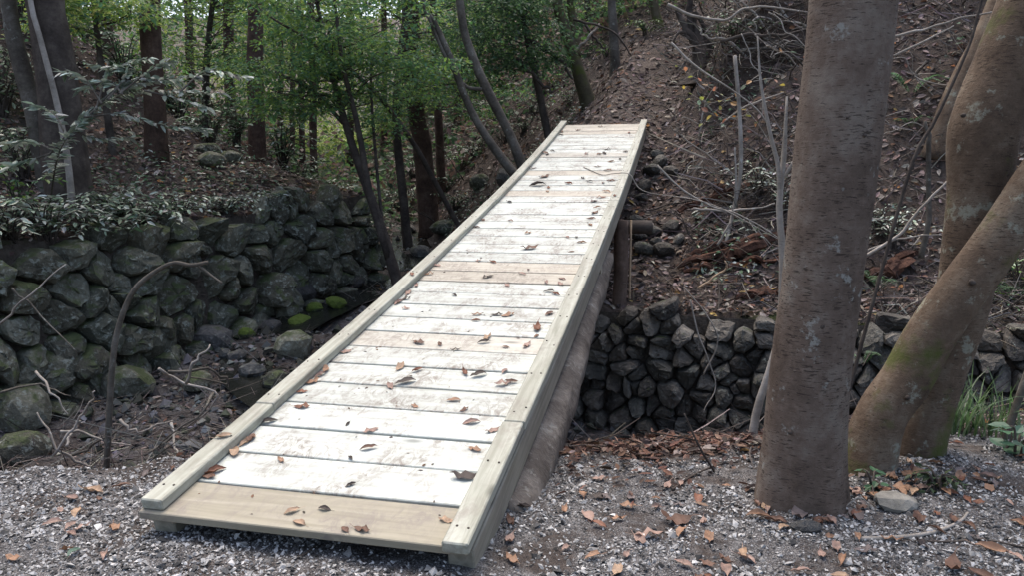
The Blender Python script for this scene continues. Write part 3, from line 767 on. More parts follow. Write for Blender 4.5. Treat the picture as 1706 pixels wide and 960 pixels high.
# the bright far wood and its undergrowth: one mass nobody could count
def far_foliage():
    rng = np.random.default_rng(301); g = Geo()
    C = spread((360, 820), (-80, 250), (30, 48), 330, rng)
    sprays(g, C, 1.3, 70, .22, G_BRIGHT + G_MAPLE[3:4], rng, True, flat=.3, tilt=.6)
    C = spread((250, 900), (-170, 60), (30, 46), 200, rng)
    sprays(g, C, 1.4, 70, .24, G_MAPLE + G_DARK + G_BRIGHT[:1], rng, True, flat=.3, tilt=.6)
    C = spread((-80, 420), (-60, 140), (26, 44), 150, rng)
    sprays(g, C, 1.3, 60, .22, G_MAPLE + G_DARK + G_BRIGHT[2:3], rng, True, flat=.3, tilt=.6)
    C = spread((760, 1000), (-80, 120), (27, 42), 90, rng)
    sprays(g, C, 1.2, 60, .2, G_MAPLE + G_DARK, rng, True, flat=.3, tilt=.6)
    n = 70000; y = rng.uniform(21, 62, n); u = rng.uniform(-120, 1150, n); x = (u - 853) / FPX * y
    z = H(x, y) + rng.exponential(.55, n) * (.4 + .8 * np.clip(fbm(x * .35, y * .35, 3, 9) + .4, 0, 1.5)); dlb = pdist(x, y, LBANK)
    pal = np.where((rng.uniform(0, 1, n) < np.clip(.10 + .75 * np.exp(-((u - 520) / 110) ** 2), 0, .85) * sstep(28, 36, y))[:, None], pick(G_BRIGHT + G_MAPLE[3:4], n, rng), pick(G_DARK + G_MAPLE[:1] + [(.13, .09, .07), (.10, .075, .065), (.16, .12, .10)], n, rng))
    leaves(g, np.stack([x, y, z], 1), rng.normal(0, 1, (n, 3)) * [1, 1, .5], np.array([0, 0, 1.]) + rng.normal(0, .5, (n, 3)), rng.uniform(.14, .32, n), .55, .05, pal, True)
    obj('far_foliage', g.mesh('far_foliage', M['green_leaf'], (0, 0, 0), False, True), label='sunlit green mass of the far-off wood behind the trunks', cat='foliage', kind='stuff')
far_foliage()

# leaning grey trees beside the bridge's left rail
f1 = ground_hit(868, 262)
tree('leaning_tree', 'smooth grey tree curving up left beside the far left kerb rail', [([spoint(872, 268, 14.3) - [0, 0, .15], spoint(850, 225, 14.3), spoint(812, 150, 14.3), spoint(782, 80, 14.3), spoint(768, 20, 14.3), spoint(755, -120, 14.4), spoint(720, -500, 14.8)], [.105, .09, .085, .08, .075, .065, .03])], 'grey_bark', seed=31, flare=.2)
tree('leaning_tree', 'thinner forked grey tree leaning left beside the curving grey tree', [([spoint(862, 282, 14.0) - [0, 0, .15], spoint(825, 248, 14.0), spoint(785, 185, 14.0), spoint(752, 100, 14.0), spoint(725, 40, 14.0), spoint(700, -10, 14), spoint(640, -250, 14.2)], [.085, .075, .068, .06, .055, .05, .02]),
      ([spoint(802, 148, 14.25), spoint(775, 142, 14.1), spoint(745, 100, 13.95), spoint(715, 30, 13.9), spoint(690, -40, 13.9)], [.035, .032, .03, .028, .02])], 'grey_bark', seed=35, flare=.2)
tree('leaning_tree', 'dark bare pole leaning left across the maple stems', [([spoint(725, 296, 16.5) - [0, 0, .1], spoint(690, 240, 16.2), spoint(640, 170, 16.0), spoint(588, 118, 15.8), spoint(540, 70, 15.6)], [.055, .05, .045, .035, .015])], 'dark_bark', seed=36, flare=.1)
tree('forked_tree', 'mossy twin-trunked tree on the left edge of the hillside path', [([spoint(972, 128, 17.6) - [0, 0, .2], spoint(955, 90, 17.6), spoint(940, 40, 17.6), spoint(925, -20, 17.6), spoint(900, -300, 17.9)], [.16, .13, .12, .11, .05]),
      ([spoint(960, 95, 17.6), spoint(956, 40, 17.8), spoint(950, -20, 17.9), spoint(955, -300, 18)], [.11, .10, .09, .04])], 'moss_bark', seed=37, flare=.35)
tree('slim_tree', 'slim pale upright tree in the middle of the hillside path', [([spoint(1026, 108, 18.2) - [0, 0, .2], spoint(1022, 50, 18.2), spoint(1018, -30, 18.2), spoint(1012, -400, 18.4)], [.13, .105, .095, .05])], 'grey_bark', seed=38, flare=.45)
tree('mossy_tree', 'moss-covered trunk foot at the top of the path', [([spoint(1098, 32, 20) - [0, 0, .2], spoint(1088, 0, 20), spoint(1075, -60, 20), spoint(1050, -400, 20.3)], [.13, .11, .10, .05])], 'moss_bark', seed=39, flare=.4)

# ---- the big trees on the right
def lichen_free(o): return o
bx, by = spoint(1338, 838, 3.68)[:2]
big = [np.array([bx, by, hz(bx, by) - .12]), spoint(1340, 760, 3.68), spoint(1350, 620, 3.68), spoint(1372, 450, 3.68), spoint(1394, 250, 3.68), spoint(1421, 0, 3.68), spoint(1450, -400, 3.7) , np.array([2.0, 3.75, 6.5]), np.array([2.1, 3.8, 10])]
def big_crown(c, rad, n, seed, pal):
    rng = np.random.default_rng(seed); g = Geo()
    d = unit(rng.normal(0, 1, (n, 3))); r = rad * rng.uniform(.3, 1, (n, 1)) ** .6
    sprays(g, np.asarray(c) + d * r * [1, 1, .55], .6, 26, .12, pal, rng, True)
    return g
root = tree('broadleaf_tree', 'thick straight smooth brown trunk with pale lichen patches, right of the bridge', [(big, [.195, .188, .186, .186, .186, .187, .18, .15, .06])], 'cherry_bark', 'tree', None, 40, 70, .04, .42, None,
            [('crown', big_crown((2.6, 2.2, 12.2), 2.6, 70, 61, G_MAPLE), 'green_leaf')], 11)
base = np.array(root.location)
def knot(u, v, y, r, par, b0, mat='dark_bark', sx=1.0):
    P = spoint(u, v, y); c = np.array([0, 0, CAMZ]); d = unit(P - c)
    g = Geo(); tube(g, [P + d * .03, P, P - d * .006], [r, r * .95, r * .45], 5, 10, .2, int(u)); obj('knot', g.mesh('knot', M[mat], b0, True), par)
for (u, v, r) in ((1370, 545, .012), (1440, 225, .010), (1412, 195, .008), (1316, 722, .011)): knot(u, v, 3.50, r, root, base)

def R2(P): return [np.array(p, float) for p in P]
sx, sy = spoint(1440, 822, 4.05)[:2]
twin = R2([(sx, sy, hz(sx, sy) - .12), spoint(1448, 760, 4.05), spoint(1470, 690, 4.05), spoint(1511, 630, 4.05), spoint(1546, 567, 4.03), spoint(1603, 485, 3.98), spoint(1655, 414, 3.95), spoint(1722, 312, 3.9), spoint(1850, 90, 3.8), spoint(1990, -300, 3.7)])
tb = R2([spoint(1518, 830, 4.3) - [0, 0, .05], spoint(1530, 740, 4.28), spoint(1560, 632, 4.25), spoint(1604, 500, 4.22), spoint(1630, 330, 4.2), spoint(1640, 215, 4.2), spoint(1680, 95, 4.2), spoint(1722, -20, 4.2), spoint(1810, -300, 4.2)])
root2 = tree('forked_tree', 'forked reddish-brown tree with a leaning mossy stem at the right edge', [(twin, [.16, .138, .128, .130, .126, .120, .117, .114, .09, .06]), (tb, [.175, .15, .142, .145, .15, .172, .152, .145, .10])],
             'cherry_bark_mossy', 'tree', None, 32, 60, .05, .16, None, [('crown', big_crown((4.6, 2.6, 11.0), 2.4, 60, 62, G_MAPLE), 'green_leaf')], 14)
b2 = np.array(root2.location)
for (u, v, y, r) in ((1620, 470, 3.85, .016), (1512, 663, 3.91, .014), (1605, 192, 4.03, .014)): knot(u, v, y, r, root2, b2, 'dark_bark')
cq = ground_hit(1562, 248); cy = cq[1]
tree('slim_tree', 'slim olive trunk leaning right behind the forked tree', [([cq - [.02, 0, .15], spoint(1575, 205, cy), spoint(1605, 135, cy), spoint(1645, 52, cy), spoint(1675, -20, cy), spoint(1790, -300, cy)], [.165, .155, .15, .145, .14, .09])], 'cherry_bark_mossy', seed=51, sides=14)
tree('sapling', 'thin dark wiry sapling crossing the slim olive trunk', [([spoint(1470, 350, 6.0) - [0, 0, .6], spoint(1520, 270, 6.0), spoint(1558, 200, 6.0), spoint(1612, 82, 6.0), spoint(1630, 20, 6.0), spoint(1650, -60, 6)], [.016, .015, .014, .012, .011, .008])], 'dark_bark', seed=52, sides=6)
tree('sapling', 'bare brown sapling stem at the lower right edge among grass', [([spoint(1655, 800, 4.6), spoint(1672, 740, 4.6), spoint(1706, 640, 4.6), spoint(1760, 480, 4.6)], [.026, .024, .022, .015])], 'grey_bark', seed=53, sides=8)
# thin pale sapling in front of the wall, beside the big trunk
tree('sapling', 'thin whitish sapling forking upward just left of the thick trunk', [([spoint(1246, 775, 4.75) - [0, 0, .1], spoint(1260, 690, 4.75), spoint(1282, 620, 4.75), spoint(1300, 545, 4.75), spoint(1304, 430, 4.75), spoint(1298, 345, 4.75), spoint(1306, 260, 4.75), spoint(1311, 160, 4.75)], [.034, .028, .025, .023, .022, .02, .016, .006]),
     ([spoint(1299, 350, 4.75), spoint(1297, 280, 4.72), spoint(1284, 225, 4.7), spoint(1268, 140, 4.7), spoint(1262, 60, 4.7)], [.015, .014, .012, .008, .004]),
     ([spoint(1303, 300, 4.75), spoint(1325, 265, 4.7), spoint(1345, 240, 4.66)], [.011, .009, .006])], 'pale_twig', seed=55, sides=9)
tree('sapling', 'bare pale upright pole on the hillside, broken off at the top', [([spoint(1200, 432, 9.9) - [0, 0, .1], spoint(1222, 350, 10.2), spoint(1234, 280, 10.2), spoint(1232, 190, 10.2), spoint(1224, 92, 10.2)], [.022, .026, .028, .027, .025]),
     ([spoint(1222, 360, 10.2), spoint(1226, 300, 10.1), spoint(1224, 245, 10.1)], [.014, .013, .010])], 'pale_twig', seed=56, sides=9)
# the mossy, upturned stump in its hollow
q = ground_hit(1170, 118); sc_ = q + [0, 0, .15]
st = empty('stump', q, 'dark broken stump with splayed roots on the bank above the bridge', 'stump')
b3 = np.array(q)
g = Geo(); tube(g, [b3 - [0, 0, .25], b3 + [0, 0, .12], b3 + [-.05, 0, .42], b3 + [-.1, .03, .75]], [.26, .20, .15, .09], 18, 14, .4, 7, .6); obj('trunk', g.mesh('trunk', M['dark_bark'], b3, False), st)
Ys = q[1]
for (P, R) in (([(1150, 60), (1147, 10), (1150, -30)], [.07, .06, .03]), ([(1160, 60), (1158, 20), (1185, 70), (1192, 130)], [.02, .035, .045, .04]), ([(1128, 15), (1142, 45), (1158, 75)], [.05, .06, .07]),
               ([(1185, 110), (1215, 75), (1250, 58), (1300, 45)], [.06, .05, .04, .02]), ([(1180, 115), (1230, 66), (1290, 52), (1345, 45)], [.05, .045, .035, .02]), ([(1175, 130), (1188, 105), (1186, 165)], [.04, .05, .03]), ([(1190, 95), (1240, 92), (1300, 78), (1340, 62)], [.05, .045, .035, .02]), ([(1120, 85), (1125, 62), (1135, 52), (1150, 65)], [.015, .02, .025, .03])):
    g = Geo(); tube(g, [spoint(a, c_, Ys - .05 * i_) for i_, (a, c_) in enumerate(P)], R, 18, 8, .3, int(P[0][0]), wob=.02); obj('root', g.mesh('root', M['dark_bark'], b3, True), st)

# ------------------------------------------------------------------ dead branches and twigs
def stick(name, label, pts, R, mat, cat='branch', group=None, side=(), sides=6, seed=0, n=16, wob=.0):
    P0 = np.array(pts[0], float); o = Geo(); tube(o, pts, R, n, sides, .12, seed, wob=wob)
    for (sp, sr) in side: tube(o, sp, sr, 10, 5, .1, seed + 1)
    return obj(name, o.mesh(name, M[mat], P0, True), None, P0, label=label, cat=cat, group=group)
h0 = ground_hit(172, 775)
Yb = 4.95
stick('bent_branch', 'bare bent branch arching over the stream bank, left of the bridge', [spoint(168, 790, Yb) - [0, 0, .25], spoint(180, 740, Yb), spoint(184, 660, Yb), spoint(192, 570, Yb), spoint(212, 505, Yb), spoint(238, 468, Yb), spoint(285, 439, Yb), spoint(318, 442, Yb), spoint(346, 437, Yb)],
      [.021, .020, .019, .018, .017, .016, .014, .013, .012], 'grey_bark', side=[([spoint(330, 441, Yb), spoint(350, 458, Yb), spoint(370, 472, Yb)], [.010, .009, .008])], sides=9, seed=3, n=40)
gb = 'dead branches tangled on the right hillside'
BR = [('long pale dead branch running sideways at the top, over the stump', [(1112, 6), (1160, 28), (1205, 33), (1240, 14), (1275, 11), (1350, 23)], 12.3, .024, 'pale_twig'),
      ('thin grey-brown branch slanting down right past the broken pole', [(1118, 70), (1160, 110), (1222, 150), (1270, 190), (1292, 240)], 10.2, .014, 'pale_twig'),
      ('pale curved twig arching up right from the broken pole foot', [(1200, 207), (1235, 180), (1270, 165), (1306, 153)], 10.4, .011, 'pale_twig'),
      ('long thin stick lying down the slope towards the thin whitish sapling', [(1095, 275), (1140, 318), (1180, 340), (1240, 362), (1300, 398)], 9.3, .013, 'pale_twig'),
      ('stick lying nearly level across the slope below the broken pole', [(1155, 347), (1190, 351), (1230, 350), (1292, 340)], 9.5, .017, 'pale_twig'),
      ('short forked stick pointing down at the rotten logs', [(1195, 408), (1212, 380), (1220, 362), (1218, 340)], 9.35, .016, 'pale_twig'),
      ('pale brown stick leaning against the terrace above the stone wall', [(1163, 480), (1190, 462), (1210, 448), (1208, 435)], 8.9, .015, 'cut_wood'),
      ('dark root running level above the hollow beside the stump', [(1200, 68), (1250, 58), (1300, 56), (1345, 48)], 12.2, .03, 'dark_bark'),
      ('wiry branch drooping under the long top branch', [(1280, 20), (1298, 30), (1308, 52), (1325, 60), (1350, 85)], 11.9, .012, 'pale_twig'),
      ('crooked wiry twig dangling in front of the hollow', [(1235, 55), (1248, 85), (1252, 105), (1268, 130), (1270, 200)], 11.4, .009, 'pale_twig'),
      ('thin twig rising from the stone wall top towards the thick trunk', [(1172, 625), (1195, 560), (1140, 478)], 7.9, .009, 'pale_twig'),
      ('slender twig hanging down the stone wall face', [(1150, 500), (1165, 560), (1192, 640), (1170, 690)], 7.7, .009, 'pale_twig'),
      ('pale stick slanting up between the two right trunks', [(1440, 428), (1500, 388), (1545, 335), (1578, 300)], 6.2, .014, 'pale_twig'),
      ('thin straight stick behind the forked tree, nearly level', [(1438, 420), (1500, 398), (1568, 390)], 6.6, .010, 'pale_twig'),
      ('long bare twig high between the trunks, slanting up right', [(1490, 60), (1540, 48), (1600, 30), (1680, 18)], 7.6, .014, 'pale_twig'),
      ('second bare twig between the trunks, below the long one', [(1490, 92), (1550, 62), (1590, 42)], 7.8, .012, 'pale_twig'),
      ('dead grey stem standing behind the forked tree, broken off', [(1535, 430), (1548, 340), (1548, 240), (1540, 200)], 7.6, .03, 'grey_bark'),
      ('dark thin branch reaching over the path from the forked mossy tree', [(955, 32), (980, 38), (1010, 45), (1035, 65), (1050, 90)], 17.0, .03, 'dark_bark'),
      ('dark dead branch leaning on the slope left of the bridge end', [(862, 96), (888, 125), (920, 155)], 16.4, .045, 'dark_bark'),
      ('crooked dark fallen bough above the left kerb rail', [(885, 66), (905, 82), (928, 92), (945, 115), (956, 132)], 16.8, .05, 'dark_bark'),
      ('pale straight stick leaning by the mossy twin-trunked tree', [(958, 84), (980, 62), (1000, 38)], 17.2, .03, 'pale_twig'),
      ('dark short branch rising beside the slim pale tree', [(975, 40), (990, 62), (1008, 80)], 17.5, .03, 'dark_bark')]
for i_, (lab, px, y, r, mt) in enumerate(BR):
    stick('dead_branch', lab, [spoint(a, c_, y - .04 * j_) for j_, (a, c_) in enumerate(px)], [r, r * .9, r * .75, r * .5], mt, 'branch', gb if px[0][0] > 1080 else 'dead branches by the hillside path', seed=i_, n=26, wob=r * .8)
rtb = np.random.default_rng(333)
def tangle(n, ur, vr, lab, grp, rr, lift):
    us = np.sort(rtb.uniform(*ur, n))
    for k, u in enumerate(us):
        q = ground_hit(u, rtb.uniform(*vr)); L = rtb.uniform(.5, 1.5); a = rtb.normal(0, .9) + (math.pi if rtb.uniform() < .5 else 0)
        d = np.array([math.cos(a), -abs(math.sin(a)) * .5 - .1, rtb.normal(.05, .35)]); r = rtb.uniform(*rr)
        P = [q - d * .1, q + d * L * .35 + [0, 0, lift * rtb.uniform(.3, 1)], q + d * L * .7 + rtb.normal(0, .08, 3) + [0, 0, lift * .8], q + d * L + rtb.normal(0, .12, 3) + [0, 0, lift * .3]]
        e = P[2] + (P[3] - P[2]) * .2; sd_ = [([P[1], P[1] + rtb.normal(0, .16, 3) + d * .15, P[1] + rtb.normal(0, .2, 3) + d * .35], [r * .6, r * .45, r * .2]), ([e, e + rtb.normal(0, .2, 3)], [r * .45, r * .15])]
        stick('dead_branch', 'bare dead branch ' + lab + ', ' + ordinal(k + 1) + ' from the left', P, [r, r * .85, r * .7, r * .35], ('pale_twig', 'grey_bark', 'dark_bark')[int(rtb.integers(0, 3))], 'branch', grp, sd_, 6, 800 + k, 16, .03)
tangle(34, (1105, 1345), (8, 125), 'in the tangle round the stump', gb, (.010, .024), .25)
tangle(16, (1060, 1330), (180, 470), 'strewn on the slope right of the bridge', gb, (.006, .014), .1)
tangle(16, (1440, 1700), (20, 420), 'in the brush behind the forked tree', gb, (.006, .014), .2)
tangle(12, (860, 1090), (20, 180), 'scattered along the hillside path', 'dead branches by the hillside path', (.010, .022), .1)
tangle(14, (640, 900), (230, 400), 'on the stream bank left of the bridge', 'dead branches on the stream bank', (.010, .02), .2)
# a bare vine lying over the deck and the right kerb
stick('vine', 'thin bare vine lying over the right kerb rail near the far end', [bpt(.85, 7.9, .012), bpt(1.15, 7.45, .012), bpt(1.30, 7.3, .06), bpt(1.52, 7.22, .07), bpt(1.72, 7.1, -.12), spoint(1180, 338, 9.0), spoint(1300, 400, 8.6)], [.006, .006, .006, .006, .006, .006, .004], 'pale_twig', 'vine', seed=9, n=30)

# leaves seen on the deck (along, across, colour, size) and on the gravel (x, y, colour, size)
DECK= [(0.32, 0.08, 'b', 1.0), (0.36, 0.13, 'r', 1.3), (0.54, 0.09, 't', 1.2), (0.64, 0.1, 't', 1.1), (0.68, 0.14, 'b', 1.0), (0.86, 0.13, 'd', 1.1), (1.05, 0.23, 'r', 1.1), (1.23, 0.11, 'r', 0.8), (1.36, 0.1, 'o', 1.1), (1.46, 0.13, 'p', 1.1), (1.54, 0.08, 'o', 1.0), (1.82, 0.08, 'p', 1.0), (0.51, 0.4, 'o', 0.7), (0.9, 0.57, 'd', 0.6), (0.85, 0.72, 'p', 1.0), (0.68, 0.78, 'b', 1.0), (0.58, 0.73, 'd', 0.5), (0.36, 0.83, 'd', 0.6), (0.12, 0.67, 't', 0.8), (0.16, 0.8, 'd', 0.7), (0.05, 0.74, 't', 0.8), (0.04, 0.95, 'b', 0.6), (0.05, 1.02, 'b', 0.9), (0.17, 1.34, 't', 0.8), (0.5, 1.32, 'd', 1.5), (0.75, 1.3, 'o', 0.9), (0.94, 1.34, 'o', 0.9), (1.01, 1.21, 'p', 1.1), (1.15, 0.85, 'o', 0.6), (1.25, 1.04, 'o', 0.9), (1.15, 1.13, 'b', 0.7), (1.37, 0.62, 'p', 1.0), (1.44, 0.69, 'd', 1.4), (1.64, 0.58, 't', 1.2), (1.61, 0.7, 'r', 0.9), (1.61, 1.0, 'r', 1.1), (1.59, 1.09, 'd', 1.2), (1.67, 1.23, 'o', 0.8), (1.49, 1.26, 'p', 1.1), (1.53, 1.3, 'b', 1.0), (2.03, 0.56, 'b', 1.1), (2.02, 0.71, 'b', 0.7), (1.95, 0.84, 'd', 0.8), (2.09, 0.99, 'd', 1.0), (2.17, 0.99, 't', 1.1), (2.03, 1.15, 'b', 0.6), (2.07, 1.28, 'p', 1.0), (2.77, 0.12, 'p', 1.2), (2.85, 0.16, 'd', 1.1), (2.99, 0.07, 'p', 1.2), (3.18, 0.07, 'p', 0.9), (3.48, 0.09, 'o', 1.1), (3.72, 0.11, 'p', 1.1), (2.65, 0.24, 'p', 0.8), (2.59, 0.81, 'o', 1.0), (2.47, 0.83, 'r', 0.8), (2.6, 0.95, 'd', 1.0), (2.6, 1.03, 'o', 1.2), (2.37, 1.29, 'r', 1.5), (2.24, 1.31, 'o', 0.7), (2.66, 1.32, 'b', 1.0), (2.97, 0.52, 'd', 0.7), (3.09, 1.29, 'r', 1.1), (3.14, 1.23, 'd', 1.0), (3.35, 1.17, 'o', 1.0), (3.33, 1.29, 'o', 0.9), (3.46, 1.28, 'p', 0.9), (3.56, 0.93, 'p', 0.9), (3.45, 0.66, 'd', 1.3), (3.86, 0.6, 'r', 1.1), (3.26, 0.87, 'p', 0.8), (3.89, 0.46, 'p', 0.8), (3.67, 0.96, 'b', 0.6), (4.29, 0.84, 'b', 1.9), (4.7, 1.13, 'p', 1.0), (4.81, 0.72, 'o', 1.0), (5.25, 0.44, 'o', 1.0), (5.0, 0.1, 'b', 1.0), (5.28, 0.08, 'b', 1.0), (4.53, 1.29, 'o', 1.1), (5.15, 1.29, 'o', 1.1), (5.38, 1.27, 'r', 1.1), (5.62, 1.28, 'b', 1.3), (5.83, 1.28, 'o', 1.2), (4.22, 1.24, 't', 0.7), (4.69, 1.22, 'd', 0.6), (7.36, 0.41, 'b', 1.9), (6.9, 0.41, 'd', 2.4), (6.78, 0.57, 'r', 1.2), (6.59, 0.59, 't', 1.0), (7.0, 0.78, 'r', 1.5), (7.1, 1.03, 'd', 1.1), (7.03, 1.21, 'b', 1.0), (7.16, 1.29, 'r', 1.4), (6.57, 1.3, 'o', 1.3), (6.31, 1.27, 'r', 1.5), (6.12, 1.21, 'g', 1.3), (6.07, 0.24, 'd', 1.2), (7.95, 1.03, 'b', 1.2), (7.73, 1.19, 'r', 1.3), (7.86, 0.15, 'g', 1.6), (8.83, 0.05, 'b', 1.8), (8.74, 0.2, 'd', 1.0), (8.99, 0.23, 'd', 1.1), (8.77, 0.77, 'o', 1.3), (8.76, 0.96, 'r', 1.3), (8.8, 1.03, 'd', 1.5), (9.08, 1.04, 'd', 1.5), (8.25, 1.18, 'o', 1.3), (8.91, 1.32, 'd', 1.2), (8.43, 1.29, 'd', 1.1), (10.16, 0.17, 'd', 1.3), (10.45, 0.07, 'b', 1.2), (10.58, 0.39, 'b', 1.2), (10.85, 0.73, 'b', 1.3), (10.32, 1.26, 'r', 1.2), (7.29, 0.92, 'd', 1.1)]
GRAVEL= [(-2.15, 3.75, 't', 1.5), (-2.08, 3.48, 't', 1.3), (-2.04, 3.82, 'b', 1.2), (-1.79, 3.27, 'o', 1.2), (-1.97, 3.24, 'p', 1.0), (-1.95, 3.3, 'p', 1.0), (-2.14, 3.38, 'p', 1.0), (-2.2, 3.65, 'p', 1.1), (-1.9, 3.08, 'o', 0.8), (-1.83, 3.02, 'v', 1.0), (-1.27, 3.05, 'o', 1.1), (-1.19, 2.99, 'o', 0.8), (-1.57, 3.01, 'r', 0.5), (-2.1, 3.04, 'o', 1.0), (-1.4, 3.04, 'g', 1.2), (-1.36, 3.04, 'g', 1.1), (-1.67, 2.96, 'p', 1.0), (-2.03, 3.34, 'p', 0.8), (-2.0, 4.02, 'g', 1.0), (-0.01, 3.31, 'b', 1.2), (-0.01, 3.15, 'p', 1.0), (0.0, 2.94, 'o', 1.1), (0.05, 3.46, 'd', 1.0), (0.25, 3.5, 'o', 1.1), (0.36, 3.73, 'o', 1.0), (0.36, 3.44, 'p', 1.3), (0.5, 3.43, 'o', 1.1), (0.4, 3.35, 'r', 1.0), (0.57, 3.58, 'o', 1.0), (0.6, 3.69, 'g', 1.0), (0.47, 3.7, 'g', 0.9), (0.73, 3.7, 'o', 0.6), (0.71, 3.59, 'p', 0.7), (0.78, 3.42, 'b', 1.6), (0.93, 3.64, 'r', 1.2), (0.61, 3.24, 'p', 1.5), (0.57, 3.21, 'p', 1.1), (0.77, 3.29, 'o', 1.2), (0.88, 3.25, 'o', 1.2), (0.9, 3.41, 'p', 0.8), (1.0, 3.11, 't', 1.2), (0.34, 3.04, 'o', 1.0), (0.71, 2.99, 'p', 1.0), (0.81, 3.0, 'b', 0.8), (0.88, 2.96, 'p', 1.3), (0.9, 3.05, 'b', 1.0), (0.43, 2.94, 't', 1.0), (1.24, 3.76, 'g', 1.3), (1.17, 3.46, 'o', 1.4), (1.24, 3.57, 't', 0.9), (1.24, 3.42, 'b', 1.3), (0.09, 4.01, 'b', 1.0), (0.23, 3.11, 'p', 0.8), (0.89, 3.85, 'p', 0.7), (1.11, 3.79, 'o', 0.6), (1.37, 3.48, 'g', 1.8), (1.25, 3.34, 't', 0.9), (0.99, 3.07, 'p', 1.2), (1.19, 2.96, 'p', 1.1), (1.42, 3.17, 'p', 1.0), (1.4, 3.05, 'o', 1.1), (1.33, 3.1, 'p', 0.8), (1.55, 3.25, 'o', 0.9), (1.53, 3.13, 'g', 1.1), (1.68, 3.2, 'o', 1.1), (1.9, 3.41, 'b', 1.4), (1.63, 3.44, 'g', 1.5), (2.0, 3.85, 'o', 1.2), (2.08, 3.87, 'o', 1.3), (1.8, 3.64, 'o', 1.2), (1.85, 3.76, 't', 1.0), (1.99, 3.73, 'o', 1.2), (2.14, 3.88, 'o', 1.2), (2.25, 3.76, 't', 1.1), (2.33, 3.82, 'o', 1.1), (2.06, 3.78, 'b', 1.1), (1.89, 3.73, 'r', 1.0), (2.06, 3.11, 'o', 1.5), (1.83, 2.99, 'b', 1.6), (1.9, 2.91, 'b', 1.3), (2.34, 3.34, 'o', 1.1), (2.08, 3.31, 'b', 1.1), (1.43, 3.27, 'o', 0.6), (1.33, 2.92, 't', 0.9), (2.12, 3.05, 'p', 1.0), (1.91, 3.27, 'b', 1.0), (-0.52, 2.96, 'p', 1.2), (-0.73, 2.98, 'b', 1.0), (-0.92, 2.95, 'o', 0.9), (-1.06, 2.92, 'r', 1.0)]

# ------------------------------------------------------------------ shrubs, ferns, grass
def leafy_twig(gs, gl_, pts, r, rng, size, pal, step=.06, W=.42, n=14):
    X = tube(gs, pts, [r, r * .6, r * .25], n, 5, 0, 0, cap=False)
    L = np.linalg.norm(np.diff(X, axis=0), axis=1).sum(); m = max(3, int(L / step))
    t = np.linspace(.25, 1, m) * (len(X) - 1); i_ = np.minimum(t.astype(int), len(X) - 2); f = (t - i_)[:, None]
    P = X[i_] * (1 - f) + X[i_ + 1] * f; T = unit(X[i_ + 1] - X[i_])
    side = np.cross(T, [0, 0, 1.]); side = unit(side + 1e-6) * np.where(np.arange(m) % 2, 1, -1)[:, None]
    D = side + T * .7 + rng.normal(0, .3, (m, 3)); D[:, 2] -= .15
    leaves(gl_, P, D, np.array([0, 0, 1.]) + rng.normal(0, .35, (m, 3)), size * rng.uniform(.6, 1.2, m), W, .05, pick(pal, m, rng), False, .1)

def shrub(label, base, h, spread_, ntwig, size, pal, seed, group, lean=(0, 0), mat='waxy_leaf', name='shrub', step=.06, droop=.3, bark='dark_bark', W=.42):
    rng = np.random.default_rng(seed); base = np.array(base, float); base[2] = hz(base[0], base[1])
    gs, gl_ = Geo(), Geo()
    for k in range(ntwig):
        a = rng.uniform(0, 2 * math.pi); s_ = spread_ * rng.uniform(.4, 1.15); hh = h * rng.uniform(.35, 1.1)
        e = base + np.array([math.cos(a) * s_ + lean[0], math.sin(a) * s_ + lean[1], hh])
        m_ = base + np.array([math.cos(a) * s_ * .35 + lean[0] * .4, math.sin(a) * s_ * .35 + lean[1] * .4, hh * .8])
        e[2] -= droop * s_ * rng.uniform(0, 1)
        leafy_twig(gs, gl_, [base + rng.normal(0, .04, 3) * [1, 1, 0] - [0, 0, .05], m_, e], .009 + .006 * h, rng, size, pal, step, W)
    root = empty(name, base, label, 'shrub', group)
    obj('stems', gs.mesh('stems', M[bark], base, True), root); obj('foliage', gl_.mesh('foliage', M[mat], base, False, True), root)
    return root
gsl = 'pale-leaved shrubs along the top of the left wall'
WT = [(20, 395, 8.6, .55, .8, 'at the left picture edge'), (70, 345, 9.2, .6, .8, 'in front of the patchy leaning trunk'), (150, 360, 9.6, .5, .75, 'below the thick grey-brown trunk'), (235, 352, 10.3, .45, .8, 'spilling over the wall top, below the leafy bough'),
      (300, 350, 10.9, .4, .7, 'on the wall top in front of the lone cedar'), (380, 345, 11.8, .35, .6, 'halfway along the wall top'), (190, 330, 11.0, .5, .7, 'behind the wall top, right of the thick trunk'), (455, 322, 13.4, .35, .55, 'near the far end of the wall top'), (40, 300, 11.5, .8, .8, 'behind the patchy leaning trunk'), (10, 250, 13, 1.2, 1.0, 'dark and tall at the left edge')]
for i_, (u, v, y, h, s_, w) in enumerate(WT):
    p = spoint(u, v, y)
    for _ in range(40):
        if pdist(p[:1], p[1:2], LBANK)[0] > .42: break
        y += .1; p = spoint(u, v, y)
    shrub('low pale-leaved shrub ' + w, p, h, s_, 26, .115, G_PALE + G_DARK[:2] + [(.20, .25, .19), (.15, .20, .14)] if w[0] != 'd' else G_DARK + G_PALE, 400 + i_, gsl)
